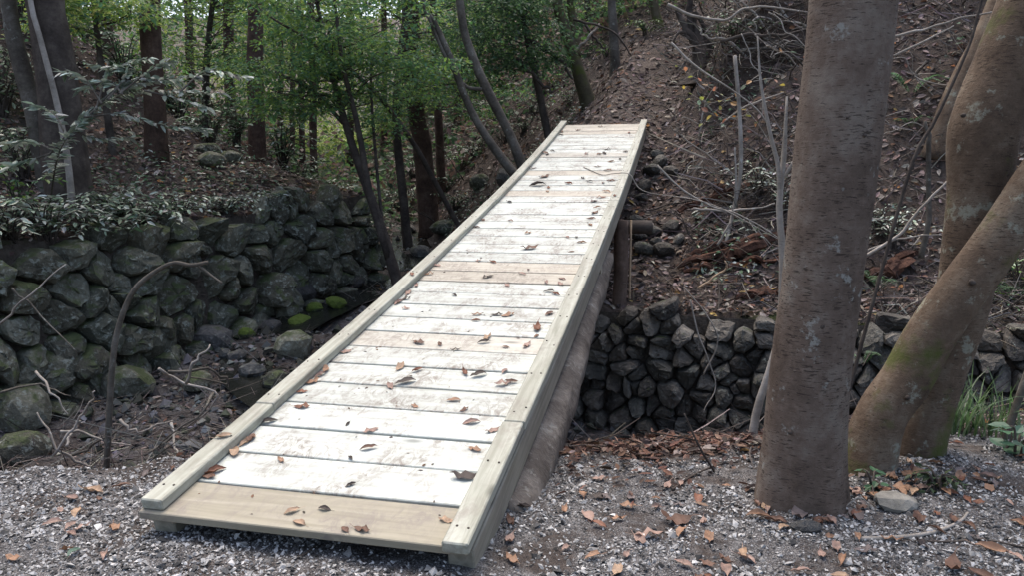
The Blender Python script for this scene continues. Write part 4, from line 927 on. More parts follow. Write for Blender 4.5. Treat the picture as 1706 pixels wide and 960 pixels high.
# the leafy bough across the lone cedar
def bough(label, pts_list, seed, size, pal, step=.045):
    rng = np.random.default_rng(seed); gs, gl_ = Geo(), Geo(); b0 = np.array(pts_list[0][0], float)
    for P in pts_list: leafy_twig(gs, gl_, P, .014, rng, size, pal, step, .42, 18)
    root = empty('shrub', b0, label, 'shrub', gsl)
    obj('stems', gs.mesh('stems', M['grey_bark'], b0, True), root); obj('foliage', gl_.mesh('foliage', M['waxy_leaf'], b0, False, True), root)
Pq = lambda L, y: [spoint(a, c_, y + .12 * i_) for i_, (a, c_) in enumerate(L)]
bq = spoint(72, 268, 10.6); bq0 = np.array([bq[0] - .1, bq[1] + .2, hz(bq[0] - .1, bq[1] + .2)])
bough('arching pale-leaved shrub whose boughs cross the lone cedar trunk', [[bq0, spoint(100, 250, 9.6), spoint(150, 190, 9.8)]] + [Pq(L, 9.7) for L in (
      [(75, 265), (120, 215), (165, 175), (240, 150), (370, 155)], [(150, 190), (190, 150), (240, 128), (300, 132)], [(140, 195), (200, 190), (280, 210), (345, 215)], [(170, 172), (140, 130), (100, 118)],
      [(180, 165), (210, 118), (150, 108)], [(200, 155), (260, 110), (290, 102)], [(240, 150), (300, 165), (350, 180)], [(120, 215), (160, 230), (220, 228)], [(110, 225), (90, 190), (60, 175)], [(200, 155), (220, 140), (330, 125)], [(300, 152), (345, 118), (410, 128)],
      [(90, 250), (50, 235), (10, 240)], [(85, 255), (40, 270), (0, 285)], [(160, 180), (185, 120), (250, 96)], [(205, 156), (180, 135), (130, 150)])], 55, .155, G_PALE, .022)
shrub('bright green sprig low at the left edge, above the wall', spoint(30, 300, 10.4), .75, .5, 9, .13, [(.10, .2, .04), (.14, .24, .05), (.07, .16, .08)], 431, gsl)
gsr = 'small shrubs on the right hillside'
for i_, (u, v, h, s_, nt, sz, pal, w) in enumerate([
        (1262, 325, .45, .55, 20, .07, G_PALE, 'grey-green and bushy, between the broken pole and the whitish sapling'), (1300, 350, .4, .5, 16, .07, G_PALE, 'grey-green, left of the thick trunk'), (1485, 410, .45, .5, 20, .07, G_PALE, 'grey-green, between the thick trunk and the forked tree'),
        (1462, 385, .4, .4, 16, .07, G_PALE, 'grey-green, touching the thick trunk\'s right side'), (890, 195, .5, .6, 16, .08, G_DARK + G_PALE, 'dark, left of the bridge end'), (950, 175, .4, .6, 14, .08, G_PALE + G_DARK, 'low, on the path edge below the twin-trunked tree'),
        (840, 240, .6, .7, 16, .08, G_DARK + G_PALE[:2], 'on the bank beside the curving grey tree'), (770, 280, .6, .7, 18, .08, G_PALE, 'on the bank above the stream, left of the leaning trees'), (700, 335, .5, .6, 16, .08, G_PALE, 'at the stream\'s right edge behind the maple stems'),
        (1640, 520, .4, .4, 16, .07, G_MAPLE, 'green, on the mossy wall top behind the forked tree'), (1690, 480, .45, .5, 16, .08, G_MAPLE, 'green, at the right edge above the wall'), (820, 200, .8, .8, 18, .09, G_DARK, 'dark, behind the curving grey tree'), (745, 235, .9, .9, 20, .1, G_DARK + G_PALE[:1], 'dark, at the foot of the massive leaning trunk'), (1230, 70, .5, .7, 14, .09, G_DARK, 'dark green, hanging above the stump hollow'), (735, 330, .6, .8, 24, .09, G_DARK + G_PALE[:2], 'dark, on the bank below the leaning trees'), (790, 260, .5, .8, 22, .08, G_PALE + G_DARK, 'grey-green, on the bank between the leaning trees'), (870, 225, .5, .6, 18, .08, G_DARK, 'dark, beside the far left kerb rail'),
        (760, 350, .5, .7, 20, .09, G_DARK + G_PALE[1:2], 'dark, against the middle of the left kerb rail'), (660, 350, .6, .8, 22, .09, G_PALE[1:] + G_DARK, 'grey-green, in the stream bed behind the maple stems'), (620, 300, .8, .9, 24, .11, G_DARK, 'dark, in the valley just left of the massive leaning trunk'), (690, 300, .8, .9, 24, .11, G_DARK + G_PALE[1:2], 'dark, round the foot of the massive leaning trunk'), (1010, 95, .4, .6, 16, .08, G_MAPLE, 'green, beside the slim pale tree on the path'), (1075, 60, .4, .6, 16, .08, G_MAPLE, 'light green, below the moss-covered trunk foot')]):
    shrub('shrub ' + w, ground_hit(u, v), h, s_, nt, sz, pal, 450 + i_, gsr)
gw = 'undergrowth in the far wood'
ru = np.random.default_rng(77)
UG = sorted([(60, 200, 15), (150, 215, 17), (215, 235, 15.5), (300, 240, 18), (350, 250, 16), (395, 235, 20), (470, 290, 19), (500, 300, 22), (545, 310, 20), (585, 318, 17), (620, 330, 19.5), (360, 205, 24), (250, 190, 22), (110, 180, 20), (650, 300, 23)])
for i_, (u, v, y) in enumerate(UG):
    p = spoint(u, v, y); shrub('dark undergrowth bush in the left wood, ' + ordinal(i_ + 1) + ' from the left', p, ru.uniform(.7, 1.3), ru.uniform(.7, 1.2), 24, .14, G_DARK + G_PALE[1:2] + G_MAPLE[2:3], 480 + i_, gw, step=.08)

def fern(label, base, nf, L, seed, group='ferns on the right hillside'):
    rng = np.random.default_rng(seed); base = np.array(base, float); gs, gl_ = Geo(), Geo()
    for k in range(nf):
        a = rng.uniform(0, 2 * math.pi) if nf > 2 else k * 2.6 + .3; l = L * rng.uniform(.75, 1.1)
        d = np.array([math.cos(a), math.sin(a), 0]); P = [base, base + d * l * .45 + [0, 0, l * .42], base + d * l + [0, 0, l * .25]]
        X = tube(gs, P, [.004, .003, .001], 22, 4, 0, 0, cap=False); T = unit(np.gradient(X, axis=0)); sd_ = unit(np.cross(T, [0, 0, 1.]))
        w = np.sin(np.linspace(.25, math.pi * .97, 22)) * l * .2
        for sg in (1, -1):
            leaves(gl_, X[2:], sd_[2:] * sg + T[2:] * .45, np.tile([0, 0, 1.], (20, 1)) + rng.normal(0, .1, (20, 3)), w[2:], .28, .03, pick([(.07, .14, .07), (.10, .18, .10), (.06, .12, .05)], 20, rng))
    root = empty('fern', base, label, 'fern', group)
    obj('stems', gs.mesh('stems', M['dark_bark'], base, True), root); obj('fronds', gl_.mesh('fronds', M['green_leaf'], base, False, True), root)
fern('pale green fern high between the thick trunk and the forked tree', ground_hit(1518, 160), 5, .6, 1)
fern('fern on the terrace just right of the thick trunk', ground_hit(1465, 485), 5, .45, 2)
fern('small fern hanging from the stone wall right of the thick trunk', spoint(1438, 610, 7.3), 4, .3, 3)
fern('fern on the ground at the right edge, above the wall', ground_hit(1690, 500), 6, .5, 4)
fern('little fern beside the rotten logs', ground_hit(1330, 455), 4, .35, 5)
fern('bright small leafy fern below the high fern', ground_hit(1515, 215), 4, .32, 6)

def tuft(label, base, n, L, seed, group='grass tufts at the right edge'):
    rng = np.random.default_rng(seed); base = np.array(base, float); g = Geo()
    for k in range(n):
        a = rng.uniform(0, 6.28); d = np.array([math.cos(a), math.sin(a), 0]); l = L * rng.uniform(.5, 1.15); sp_ = rng.uniform(.2, .8)
        p0 = base + np.append(rng.normal(0, .09, 2), -.02); t = np.linspace(0, 1, 5)[:, None]
        c_ = p0 + d * sp_ * l * t ** 1.6 + np.array([0, 0, 1.]) * l * (t - .55 * sp_ * t ** 2.5)
        sd_ = np.cross(d, [0, 0, 1.]) * .006 * np.array([1, 1, .9, .6, .1])[:, None]
        V = np.concatenate([c_ - sd_, c_ + sd_]); q = [(i, i + 5, i + 6, i + 1) for i in range(4)]
        g.add(V, None, q, pick([(.06, .11, .04), (.09, .15, .06), (.12, .17, .10)], 1, rng)[0])
    root = obj('grass_tuft', g.mesh('grass_tuft', M['green_leaf'], base, False, True), None, base, label=label, cat='grass', group=group)
tuft('long-bladed grass tuft right of the forked tree', [spoint(1600, 780, 4.7)[0], 4.7, hz(spoint(1600, 780, 4.7)[0], 4.7)], 60, .5, 1)
tuft('short grass tuft at the right edge behind the bare sapling stem', [3.1, 4.75, hz(3.1, 4.75)], 60, .38, 2)
tuft('grass tuft between the forked tree and the stone wall', [2.72, 5.0, hz(2.72, 5.0)], 50, .42, 3)
shrub('broad-leaved green seedling at the lower right edge', spoint(1690, 800, 4.2), .22, .16, 5, .11, [(.10, .19, .12), (.08, .16, .10)], 501, 'seedlings on the gravel edge', W=.7, step=.05, mat='green_leaf', name='seedling')
shrub('tiny green seedling at the foot of the forked tree', spoint(1450, 850, 3.75), .10, .09, 5, .05, [(.08, .17, .09)], 502, 'seedlings on the gravel edge', W=.7, step=.04, mat='green_leaf', name='seedling')
shrub('low ragged seedling right of the flat pale rock', spoint(1555, 870, 3.7), .10, .14, 9, .05, [(.05, .08, .03), (.06, .10, .05)], 503, 'seedlings on the gravel edge', W=.5, step=.03, mat='green_leaf', name='seedling')
def vineleaves():
    rng = np.random.default_rng(91); gs, gl_ = Geo(), Geo(); b0 = spoint(1292, 300, 10.3)
    for L in ([(1290, 250), (1250, 190), (1190, 150), (1130, 110)], [(1222, 160), (1180, 170), (1140, 148)], [(1250, 190), (1200, 195), (1150, 165)], [(1270, 120), (1230, 150), (1170, 205)], [(1290, 90), (1310, 85), (1340, 92)], [(1255, 135), (1285, 130), (1300, 140)]):
        leafy_twig(gs, gl_, [spoint(a, c_, 10.3) for a, c_ in L], .006, rng, .13, [(.33, .26, .06), (.30, .16, .05), (.14, .20, .15), (.22, .24, .05), (.26, .12, .08)], .14, .45)
    root = empty('shrub', b0, 'straggling bush with yellow and orange autumn leaves before the stump', 'shrub', gsr)
    obj('stems', gs.mesh('stems', M['pale_twig'], b0, True), root); obj('foliage', gl_.mesh('foliage', M['green_leaf'], b0, False, True), root)
vineleaves()

# ------------------------------------------------------------------ rocks and logs
import bmesh
_bm = bmesh.new(); bmesh.ops.create_icosphere(_bm, subdivisions=2, radius=1.0)
ICO_V = np.array([v.co[:] for v in _bm.verts]); ICO_F = np.array([[v.index for v in f.verts] for f in _bm.faces]); _bm.free()
def rockverts(rng, sx, sy, sz, cuts=9, sharp=.72):
    V = ICO_V.copy()
    for k in range(cuts):
        n_ = unit(rng.normal(0, 1, 3)); d = V @ n_; lim = rng.uniform(sharp, .95)
        V = V - np.outer(np.maximum(d - lim, 0), n_)
    V = V * (1 + .05 * rng.normal(0, 1, (len(V), 1)))
    return V * [sx, sy, sz]
def rock(name, label, p, sx, sy, sz, mat, seed, group=None, rz=0, cat='rock', tilt=(0, 0), sink=.3):
    rng = np.random.default_rng(seed)
    return obj(name, mesh(name, rockverts(rng, sx, sy, sz), [ICO_F], M[mat]), None, [p[0], p[1], p[2] + sz * (1 - 2 * sink)], (tilt[0], tilt[1], rz), label, cat, group)
p = spoint(1490, 856, 3.55); p[2] = hz(p[0], p[1])
rock('flat_rock', 'flat pale angular rock lying before the forked tree', p, .125, .085, .045, 'pale_rock', 4, None, .2, sink=.22, tilt=(.12, .1))
p = spoint(1343, 885, 3.35); p[2] = hz(p[0], p[1]); rock('dark_stone', 'dark earthy lump below the thick trunk', p, .07, .05, .035, 'stream_stone', 6)
gm = 'boulders in the stream bed'
MB_ = [(524, 512, .16, .11, 'mossy_stone', 'small bright mossy boulder nearest the water'), (500, 537, .24, .13, 'mossy_stone', 'long bright mossy boulder beside the stream'), (412, 554, .16, .10, 'mossy_stone', 'bright mossy cushion boulder left of the gravel bar'),
       (492, 588, .30, .26, 'lichen_stone', 'rounded dark mossy boulder close to the left kerb rail'), (560, 505, .24, .13, 'mossy_stone', 'low mossy boulder half hidden by the left kerb rail'), (450, 545, .2, .13, 'stream_stone', 'grey boulder between two mossy ones'), (500, 490, .45, .2, 'stream_stone', 'long wet slab at the wall foot by the water'),
       (345, 570, .42, .22, 'stream_stone', 'blue-grey sloping boulder at the wall foot'), (395, 592, .16, .1, 'stream_stone', 'small pale block on the gravel bar'), (375, 590, .13, .1, 'stream_stone', 'small bluish block on the gravel bar'), (430, 520, .3, .17, 'lichen_stone', 'dark boulder at the wall foot left of the water'),
       (255, 600, .45, .3, 'lichen_stone', 'large dark boulder behind the bent branch'), (210, 650, .42, .26, 'lichen_stone', 'lichened boulder low behind the bent branch'), (110, 640, .5, .35, 'lichen_stone', 'large lichened boulder left of the bent branch'), (35, 700, .45, .32, 'lichen_stone', 'lichened boulder at the left picture edge'), (40, 760, .3, .2, 'lichen_stone', 'dark stone low at the left picture edge'),
       (330, 640, .25, .16, 'lichen_stone', 'brown stone in the brushwood'), (420, 620, .2, .12, 'stream_stone', 'grey stone on the gravel bar right of the brushwood'), (460, 640, .22, .16, 'lichen_stone', 'dark stone in the shade left of the bridge'), (590, 470, .25, .15, 'stream_stone', 'wet stone by the water near the maple foot'), (625, 430, .3, .2, 'lichen_stone', 'dark boulder at the maple foot'), (700, 420, .3, .2, 'stream_stone', 'grey boulder upstream behind the maple'), (740, 380, .35, .22, 'lichen_stone', 'dark boulder on the bank behind the maple'), (680, 380, .28, .15, 'stream_stone', 'pale boulder far upstream'), (800, 305, .3, .25, 'lichen_stone', 'dark rock in the bank beside the leaning trees'), (840, 300, .25, .25, 'wall_stone', 'rock in the bank under the left kerb rail'), (250, 270, 0, 0, '', '')]
for i_, (u, v, sx, sz, mt, lab) in enumerate(MB_):
    if not lab: continue
    q = ground_hit(u, v + 8); rock('boulder', lab, q, sx, sx * .75, sz, mt, 600 + i_, gm, i_ * 1.3, sink=.22)
gp = 'stones heaped below the bridge end'
for i_, (u, v, s_) in enumerate([(1066, 400, .17), (1088, 392, .19), (1118, 385, .2), (1072, 422, .2), (1105, 425, .22), (1130, 405, .14), (1060, 372, .15), (1093, 410, .13), (1100, 275, .2), (1118, 290, .17), (1085, 290, .2), (1072, 318, .2), (1095, 262, .16), (1068, 335, .15)]):
    q = ground_hit(u, v)
    w = ordinal(i_ + 1) + ' in the heap behind the post' if i_ < 8 else ordinal(i_ - 7) + ' of those packed against the bridge\'s far right corner'
    rock('loose_stone', 'angular grey stone, ' + w, q, s_ * .8, s_ * .66, s_ * .5, 'wall_stone', 640 + i_, gp, i_ * 2.1, sink=.2, tilt=(i_ % 3 * .3, .2))
gtr = 'rocks among the cedars'
for i_, (u, v, s_, lab) in enumerate([(345, 252, .28, 'upper pale rock between the two left cedars'), (352, 272, .32, 'lower pale rock between the two left cedars'), (385, 268, .3, 'mossy rock just left of the second cedar')]):
    q = ground_hit(u, v); rock('rock', lab, q, s_, s_ * .8, s_ * .5, 'lichen_stone', 660 + i_, gtr, i_)

gr_ = 'rotten red logs on the terrace'
RL = [((1128, 446), (1272, 418), .075, 'long rotten red log across the front of the heap'), ((1140, 455), (1235, 438), .06, 'short rotten log with an orange broken end'), ((1190, 437), (1300, 425), .07, 'splintered rotten log in the middle of the heap'), ((1215, 415), (1330, 402), .08, 'thick rotten log at the top of the heap'),
      ((1150, 430), (1225, 405), .05, 'slanting rotten piece at the left of the heap'), ((1210, 445), (1320, 447), .05, 'dark rotten log under the heap'), ((1130, 352), (1245, 372), .075, 'blackened log lying below the crossed sticks'), ((1185, 345), (1203, 308), .06, 'upright reddish splinter of rotten wood'), ((1188, 395), (1197, 370), .035, 'small red splinter above the heap'),
      ((1225, 505), (1300, 490), .06, 'dark log lying along the stone wall top'), ((1440, 465), (1518, 448), .10, 'broken rotten log between the thick trunk and the forked tree'), ((1478, 437), (1530, 440), .07, 'short dark log stub behind the broken rotten log')]
for i_, (a, c_, r, lab) in enumerate(RL):
    ga, gb_ = ground_hit(*a), ground_hit(*c_); rng = np.random.default_rng(700 + i_)
    ym = (ga[1] + gb_[1]) / 2
    P, Q_ = spoint(*a, ym), spoint(*c_, ym)
    for W_ in (P, Q_): W_[2] = max(W_[2], hz(W_[0], W_[1]) + r * .45)
    g = Geo(); mid = (P + Q_) / 2 + rng.normal(0, .02, 3)
    tube(g, [P, mid, Q_], [r * .35, r * .8, r * .45], 22, 9, .7, 700 + i_, wob=.05)
    obj('rotten_log', g.mesh('rotten_log', M['rotten_wood'], mid, False), None, mid, label=lab, cat='log', group=gr_)
for i_, (pts, r, lab) in enumerate([([(1425, 905), (1500, 900), (1560, 892), (1600, 872), (1612, 858)], .010, 'broken stick with a pale split end on the gravel, right corner'), ([(1500, 905), (1580, 908), (1640, 905), (1706, 918)], .006, 'thin dark twig on the gravel at the lower right corner'), ([(1405, 850), (1432, 830), (1455, 850)], .004, 'wiry stem bent between the two big trunks'), ([(1120, 820), (1150, 800), (1200, 778), (1262, 772)], .008, 'dark twig on the gravel pointing at the thick trunk'), ([(1190, 790), (1165, 745), (1140, 690)], .007, 'dark dead twig standing before the stone wall'), ([(495, 935), (515, 922), (527, 912)], .005, 'short twig sticking out under the first plank')]):
    P = []
    for j_, (u, v) in enumerate(pts):
        q = ground_hit(u, v); P.append(q + [0, 0, r * .7])
    if i_ in (2, 4): P = [P[0]] + [spoint(u, v, P[0][1]) for (u, v) in pts[1:]]
    stick('twig', lab, P, [r, r * .9, r * .8, r * .6], 'pale_twig' if i_ in (0, 2) else 'dark_bark', 'twig', 'twigs on the near gravel', seed=i_, n=18)
# brushwood on the bank left of the bridge
rq = np.random.default_rng(880)
for i_, L in enumerate([[(280, 620), (350, 618), (375, 640), (310, 632)], [(265, 615), (300, 635), (360, 655), (330, 700)], [(310, 640), (325, 600), (350, 575)], [(355, 655), (335, 690), (260, 745)], [(285, 705), (290, 745), (296, 765)], [(110, 745), (125, 715), (135, 700)], [(120, 760), (180, 730), (235, 690)], [(100, 720), (150, 725), (215, 745)], [(60, 620), (85, 650), (110, 690)], [(20, 480), (60, 520), (130, 590)], [(0, 540), (40, 500), (110, 440)], [(150, 780), (100, 750), (60, 690)], [(240, 760), (300, 720), (340, 690)], [(200, 700), (230, 720), (290, 700)], [(90, 760), (140, 690), (160, 650)], [(0, 655), (60, 640), (120, 660)]]):
    y = 5.6 + rq.uniform(-.3, 1.0) if L[0][1] > 590 else 7.4
    stick('brush_twig', 'thin bare twig in the brushwood left of the bridge, ' + ordinal(i_ + 1) + ' piece', [spoint(a, c_, y + rq.normal(0, .1)) for a, c_ in L], [.012, .009, .005], 'pale_twig' if i_ % 3 else 'grey_bark', 'twig', 'brushwood on the left bank', seed=i_, n=14, wob=.02)

# ------------------------------------------------------------------ what nobody could count: litter, twigs, chips, cobbles
def scatter(n, yr, rng, pw=1.0, ur=(-320, 2100)):
    y = yr[0] * (yr[1] / yr[0]) ** (rng.uniform(0, 1, n) ** pw); u = rng.uniform(*ur, n)
    return (u - 853) / FPX * y, y
def litter():
    rng = np.random.default_rng(900); x, y = scatter(170000, (4.3, 45), rng, .8)
    dl = pdist(x, y, LBANK); dr = -pdist(x, y, RBANK); d = y - edge_y(x)
    pathm = vnoise(x * .9, y * .9, 3)
    keep = ((dl > .3) & (dl < 16)) | (dr > .35) | ((d > -.08) & (d < 1.6)) | ((rng.uniform(0, 1, len(x)) < .12) & (d > .3))
    keep &= rng.uniform(0, 1, len(x)) < .75 + .35 * pathm
    keep &= rng.uniform(0, 1, len(x)) > .2 * path_mask((x + .88) * BDIR[0] + (y - 2.96) * BDIR[1], (x + .88) * BDIR[1] - (y - 2.96) * BDIR[0])
    x, y = x[keep], y[keep]; n = len(x); N = Hn(x, y); z = H(x, y)
    a = rng.uniform(0, 6.28, n); D = np.stack([np.cos(a), np.sin(a), np.zeros(n)], 1); D = D - N * np.sum(D * N, 1, keepdims=True) + N * rng.normal(.05, .22, (n, 1))
    Nl = N + rng.normal(0, .38, (n, 3))
    pal = [(.085, .064, .058), (.115, .085, .075), (.06, .045, .04), (.17, .13, .112), (.045, .033, .03), (.14, .075, .05), (.10, .078, .072), (.25, .20, .175), (.31, .26, .235), (.19, .15, .13)]
    C = pick(pal, n, rng, .25); o = rng.uniform(0, 1, n) < .02; C[o] = pick([(.34, .16, .06), (.36, .24, .10)], int(o.sum()), rng)
    g = Geo(); leaves(g, np.stack([x, y, z + rng.uniform(.004, .04, n)], 1) - unit(D) * .04, D, Nl, rng.uniform(.045, .125, n) * np.clip(.6 + y / 20, .8, 1.7), rng.uniform(.35, .6, n), .05, C, False, .12)
    obj('leaf_litter', g.mesh('leaf_litter', M['dead_leaf'], (0, 0, 0), False, True), label='carpet of dead brown leaves on the banks and hillside', cat='litter', kind='stuff')
litter()
def prisms(P, Q, r, C):
    n = len(P); T = unit(Q - P); a = np.cross(T, [0.3, .2, 1.]); a = unit(a); b_ = np.cross(T, a); V = []
    mid = (P + Q) / 2 + a * (r * 2.2)[:, None]
    for X, s_ in ((P, 1), (mid, .85), (Q, .5)):
        for k in range(3):
            th = k * 2.0944; V.append(X + (a * math.cos(th) + b_ * math.sin(th)) * (r * s_)[:, None])
    V = np.stack(V, 1).reshape(-1, 3); k = np.arange(n)[:, None] * 9
    q = np.vstack([k + [i, (i + 1) % 3, 3 + (i + 1) % 3, 3 + i] for i in range(3)] + [k + [3 + i, 3 + (i + 1) % 3, 6 + (i + 1) % 3, 6 + i] for i in range(3)])
    return V, q, np.repeat(C, 9, 0)
def twigs():
    rng = np.random.default_rng(910); x, y = scatter(9000, (4.4, 24), rng, .8)
    dl = pdist(x, y, LBANK); dr = -pdist(x, y, RBANK); d = y - edge_y(x)
    bridge_r = (x + .88) * BDIR[1] - (y - 2.96) * BDIR[0]
    w = np.where(dr > .3, np.where(bridge_r > 1.3, 1.0, .3), np.where(dl > .3, .45, np.where((d > .1) & (x < -1.2), 1.0, .25)))
    k = (rng.uniform(0, 1, len(x)) < w) & (d > 0); x, y = x[k], y[k]; n = len(x); N = Hn(x, y)
    a = rng.uniform(0, 6.28, n); D = np.stack([np.cos(a), np.sin(a), np.zeros(n)], 1); D = unit(D - N * np.sum(D * N, 1, keepdims=True) + N * np.abs(rng.normal(0, .28, (n, 1))))
    L = rng.uniform(.12, .75, n); P = np.stack([x, y, H(x, y) + .015], 1)
    g = Geo(); V, q, C = prisms(P, P + D * L[:, None], rng.uniform(.0025, .0075, n), pick([(.13, .11, .095), (.08, .065, .055), (.21, .185, .16), (.05, .04, .034)], n, rng)); g.add(V, None, q, C)
    obj('twig_litter', g.mesh('twig_litter', M['dead_leaf'], (0, 0, 0), False, True), label='countless fallen twigs strewn over the hillside', cat='twigs', kind='stuff')
twigs()
OCT_F = np.array([(0, 2, 4), (2, 1, 4), (1, 3, 4), (3, 0, 4), (2, 0, 5), (1, 2, 5), (3, 1, 5), (0, 3, 5)])
def chips(name, label, cat, x, y, size, C, mat, rng, lift=.25, flat=.6, zoff=0.0):
    n = len(x); B = np.array([(1, 0, 0), (-1, 0, 0), (0, 1, 0), (0, -1, 0), (0, 0, 1), (0, 0, -1)], float)
    V = B[None] * rng.uniform(.55, 1.3, (n, 6, 1)) * (size[:, None, None] * .5) + rng.normal(0, .16, (n, 6, 3)) * (size[:, None, None] * .5)
    V[:, :, 2] *= flat; a = rng.uniform(0, 6.28, n); ca, sa = np.cos(a)[:, None], np.sin(a)[:, None]
    X = V[:, :, 0] * ca - V[:, :, 1] * sa; Y = V[:, :, 0] * sa + V[:, :, 1] * ca
    tl = rng.normal(0, .35, (n, 2)); Z = V[:, :, 2] + X * tl[:, :1] + Y * tl[:, 1:]
    V = np.stack([X + x[:, None], Y + y[:, None], Z + (H(x, y) + size * lift * flat + zoff)[:, None]], -1).reshape(-1, 3)
    F = (np.arange(n)[:, None, None] * 6 + OCT_F[None]).reshape(-1, 3)
    g = Geo(); g.add(V, F, None, np.repeat(C, 6, 0))
    obj(name, g.mesh(name, M[mat], (0, 0, 0), False, True), label=label, cat=cat, kind='stuff')
def gravel():
    rng = np.random.default_rng(920); n = 150000
    u = rng.uniform(-500, 2500, n); y = rng.uniform(2.3, 5.6, n) ; x = (u - 853) / FPX * y
    d = y - edge_y(x) + .35 * fbm(x * 2, y * 2, 3, 3)
    bare = fbm(x * 2.3, y * 2.3, 4, 66)
    k = (d < .15 + .3 * (x < -1.2)) & (rng.uniform(0, 1, n) < np.clip(.95 - 1.3 * np.maximum(bare - .05, 0) , .12, 1)); x, y = x[k], y[k]; n = len(x)
    s_ = np.clip(rng.lognormal(-4.38, .42, n), .006, .05)
    pal = [(.36, .36, .365), (.25, .25, .25), (.12, .118, .115), (.07, .066, .062), (.45, .45, .455), (.19, .185, .18), (.04, .036, .033), (.33, .33, .335)]
    Cg = pick(pal, n, rng, .15); Cg = Cg.mean(1, keepdims=True) * np.array([1.0, .985, .96])
    chips('gravel', 'crushed grey and white gravel spread over the near bank', 'gravel', x, y, s_, Cg, 'gravel_chip', rng)
gravel()
def cobbles():
    rng = np.random.default_rng(930); n = 9000
    x, y = scatter(n, (6, 22), rng, 1.0, (100, 1300)); dl = pdist(x, y, LBANK); dr = -pdist(x, y, RBANK)
    k = (dl < 0) & (dr < .15) & (y - edge_y(x) > 1.3); x, y = x[k], y[k]; n = len(x)
    pal = [(.075, .073, .072), (.11, .108, .106), (.05, .049, .046), (.16, .158, .156), (.045, .05, .034)]
    chips('stream_cobbles', 'loose grey cobbles of the stream bed', 'cobbles', x, y, np.clip(rng.lognormal(-2.75, .5, n), .025, .24), pick(pal, n, rng, .2), 'gravel_chip', rng, .2, .85)
cobbles()
def brush():
    """bare arching brushwood that tangles the right hillside and the left bank"""
    rng = np.random.default_rng(955); g = Geo(); x, y = scatter(11000, (6.5, 17), rng, .85, (1040, 1800)); dr = -pdist(x, y, RBANK); r_ = (x + .88) * BDIR[1] - (y - 2.96) * BDIR[0]
    k = (dr > .5) & (r_ > 1.5) & (rng.uniform(0, 1, len(x)) < np.clip(.25 + .6 * fbm(x * .9, y * .9, 3, 12), .04, .9)); x, y = x[k], y[k]
    u = rng.uniform(-120, 560, 900); yl = rng.uniform(4.6, 7.2, 900); xl = (u - 853) / FPX * yl; kl = (xl < -1.5) & (yl - edge_y(xl) > .25); x = np.append(x, xl[kl]); y = np.append(y, yl[kl])
    Pt = [ground_hit(u_, v_) for u_, v_ in zip(rng.uniform(1110, 1360, 260), rng.normal(75, 38, 260))]; x = np.append(x, [q[0] for q in Pt]); y = np.append(y, [q[1] for q in Pt])
    n = len(x); z = H(x, y); a = rng.uniform(0, 6.28, n); L = rng.uniform(.25, 1.25, n)[:, None]; el = rng.uniform(.05, .9, n)[:, None]
    d = np.stack([np.cos(a), np.sin(a), np.zeros(n)], 1); P0 = np.stack([x, y, z - .02], 1); P1 = P0 + (d * np.cos(el) + np.array([0, 0, 1.]) * np.sin(el)) * L * .5
    P2 = P1 + (d + rng.normal(0, .35, (n, 3)) + np.array([0, 0, .1])) * L * .5 * rng.uniform(.5, 1, (n, 1)); C = pick([(.20, .17, .145), (.12, .098, .082), (.32, .28, .24), (.07, .055, .047)], n, rng); r0 = rng.uniform(.004, .013, n) * np.clip(y / 10, .5, 1.3)
    for A_, B_, s_ in ((P0, P1, 1.0), (P1, P2, .6)):
        V, q, c_ = prisms(A_, B_, r0 * s_, C); g.add(V, None, q, c_)
    obj('brushwood', g.mesh('brushwood', M['dead_leaf'], (0, 0, 0), False, True), label='tangle of bare thin brushwood over the right hillside', cat='brushwood', kind='stuff')
brush()
def ground_cover():
    rng = np.random.default_rng(950); n0 = 90000; x, y = scatter(n0, (6.5, 24), rng, .9)
    dl = pdist(x, y, LBANK); dr = -pdist(x, y, RBANK); r_ = (x + .88) * BDIR[1] - (y - 2.96) * BDIR[0]
    pt = fbm(x * .8, y * .8, 3, 55)
    w = np.where(dl > .15, np.clip(.18 + .7 * pt, 0, .8), 0) + np.where((dr > .2) & (r_ < -.8), np.clip(.25 + .8 * pt, 0, .9), 0) + np.where((dr > .6) & (r_ > 1.6), np.clip(-.02 + .7 * pt, 0, .6), 0)
    k = rng.uniform(0, 1, n0) < w; x, y = x[k], y[k]; n = len(x); dl = dl[k]
    z = H(x, y) + np.minimum(rng.exponential(.11, n), .45) + .02
    C = np.where((rng.uniform(0, 1, n) < .5)[:, None], pick(G_PALE, n, rng), pick(G_DARK + G_MAPLE[2:3], n, rng))
    g = Geo(); leaves(g, np.stack([x, y, z], 1), rng.normal(0, 1, (n, 3)) * [1, 1, .35], np.array([0, 0, 1.]) + rng.normal(0, .4, (n, 3)), rng.uniform(.05, .12, n), .45, .05, C, False, .1)
    obj('ground_cover', g.mesh('ground_cover', M['waxy_leaf'], (0, 0, 0), False, True), label='low leafy ground cover on the banks and terrace', cat='ground cover', kind='stuff')
ground_cover()
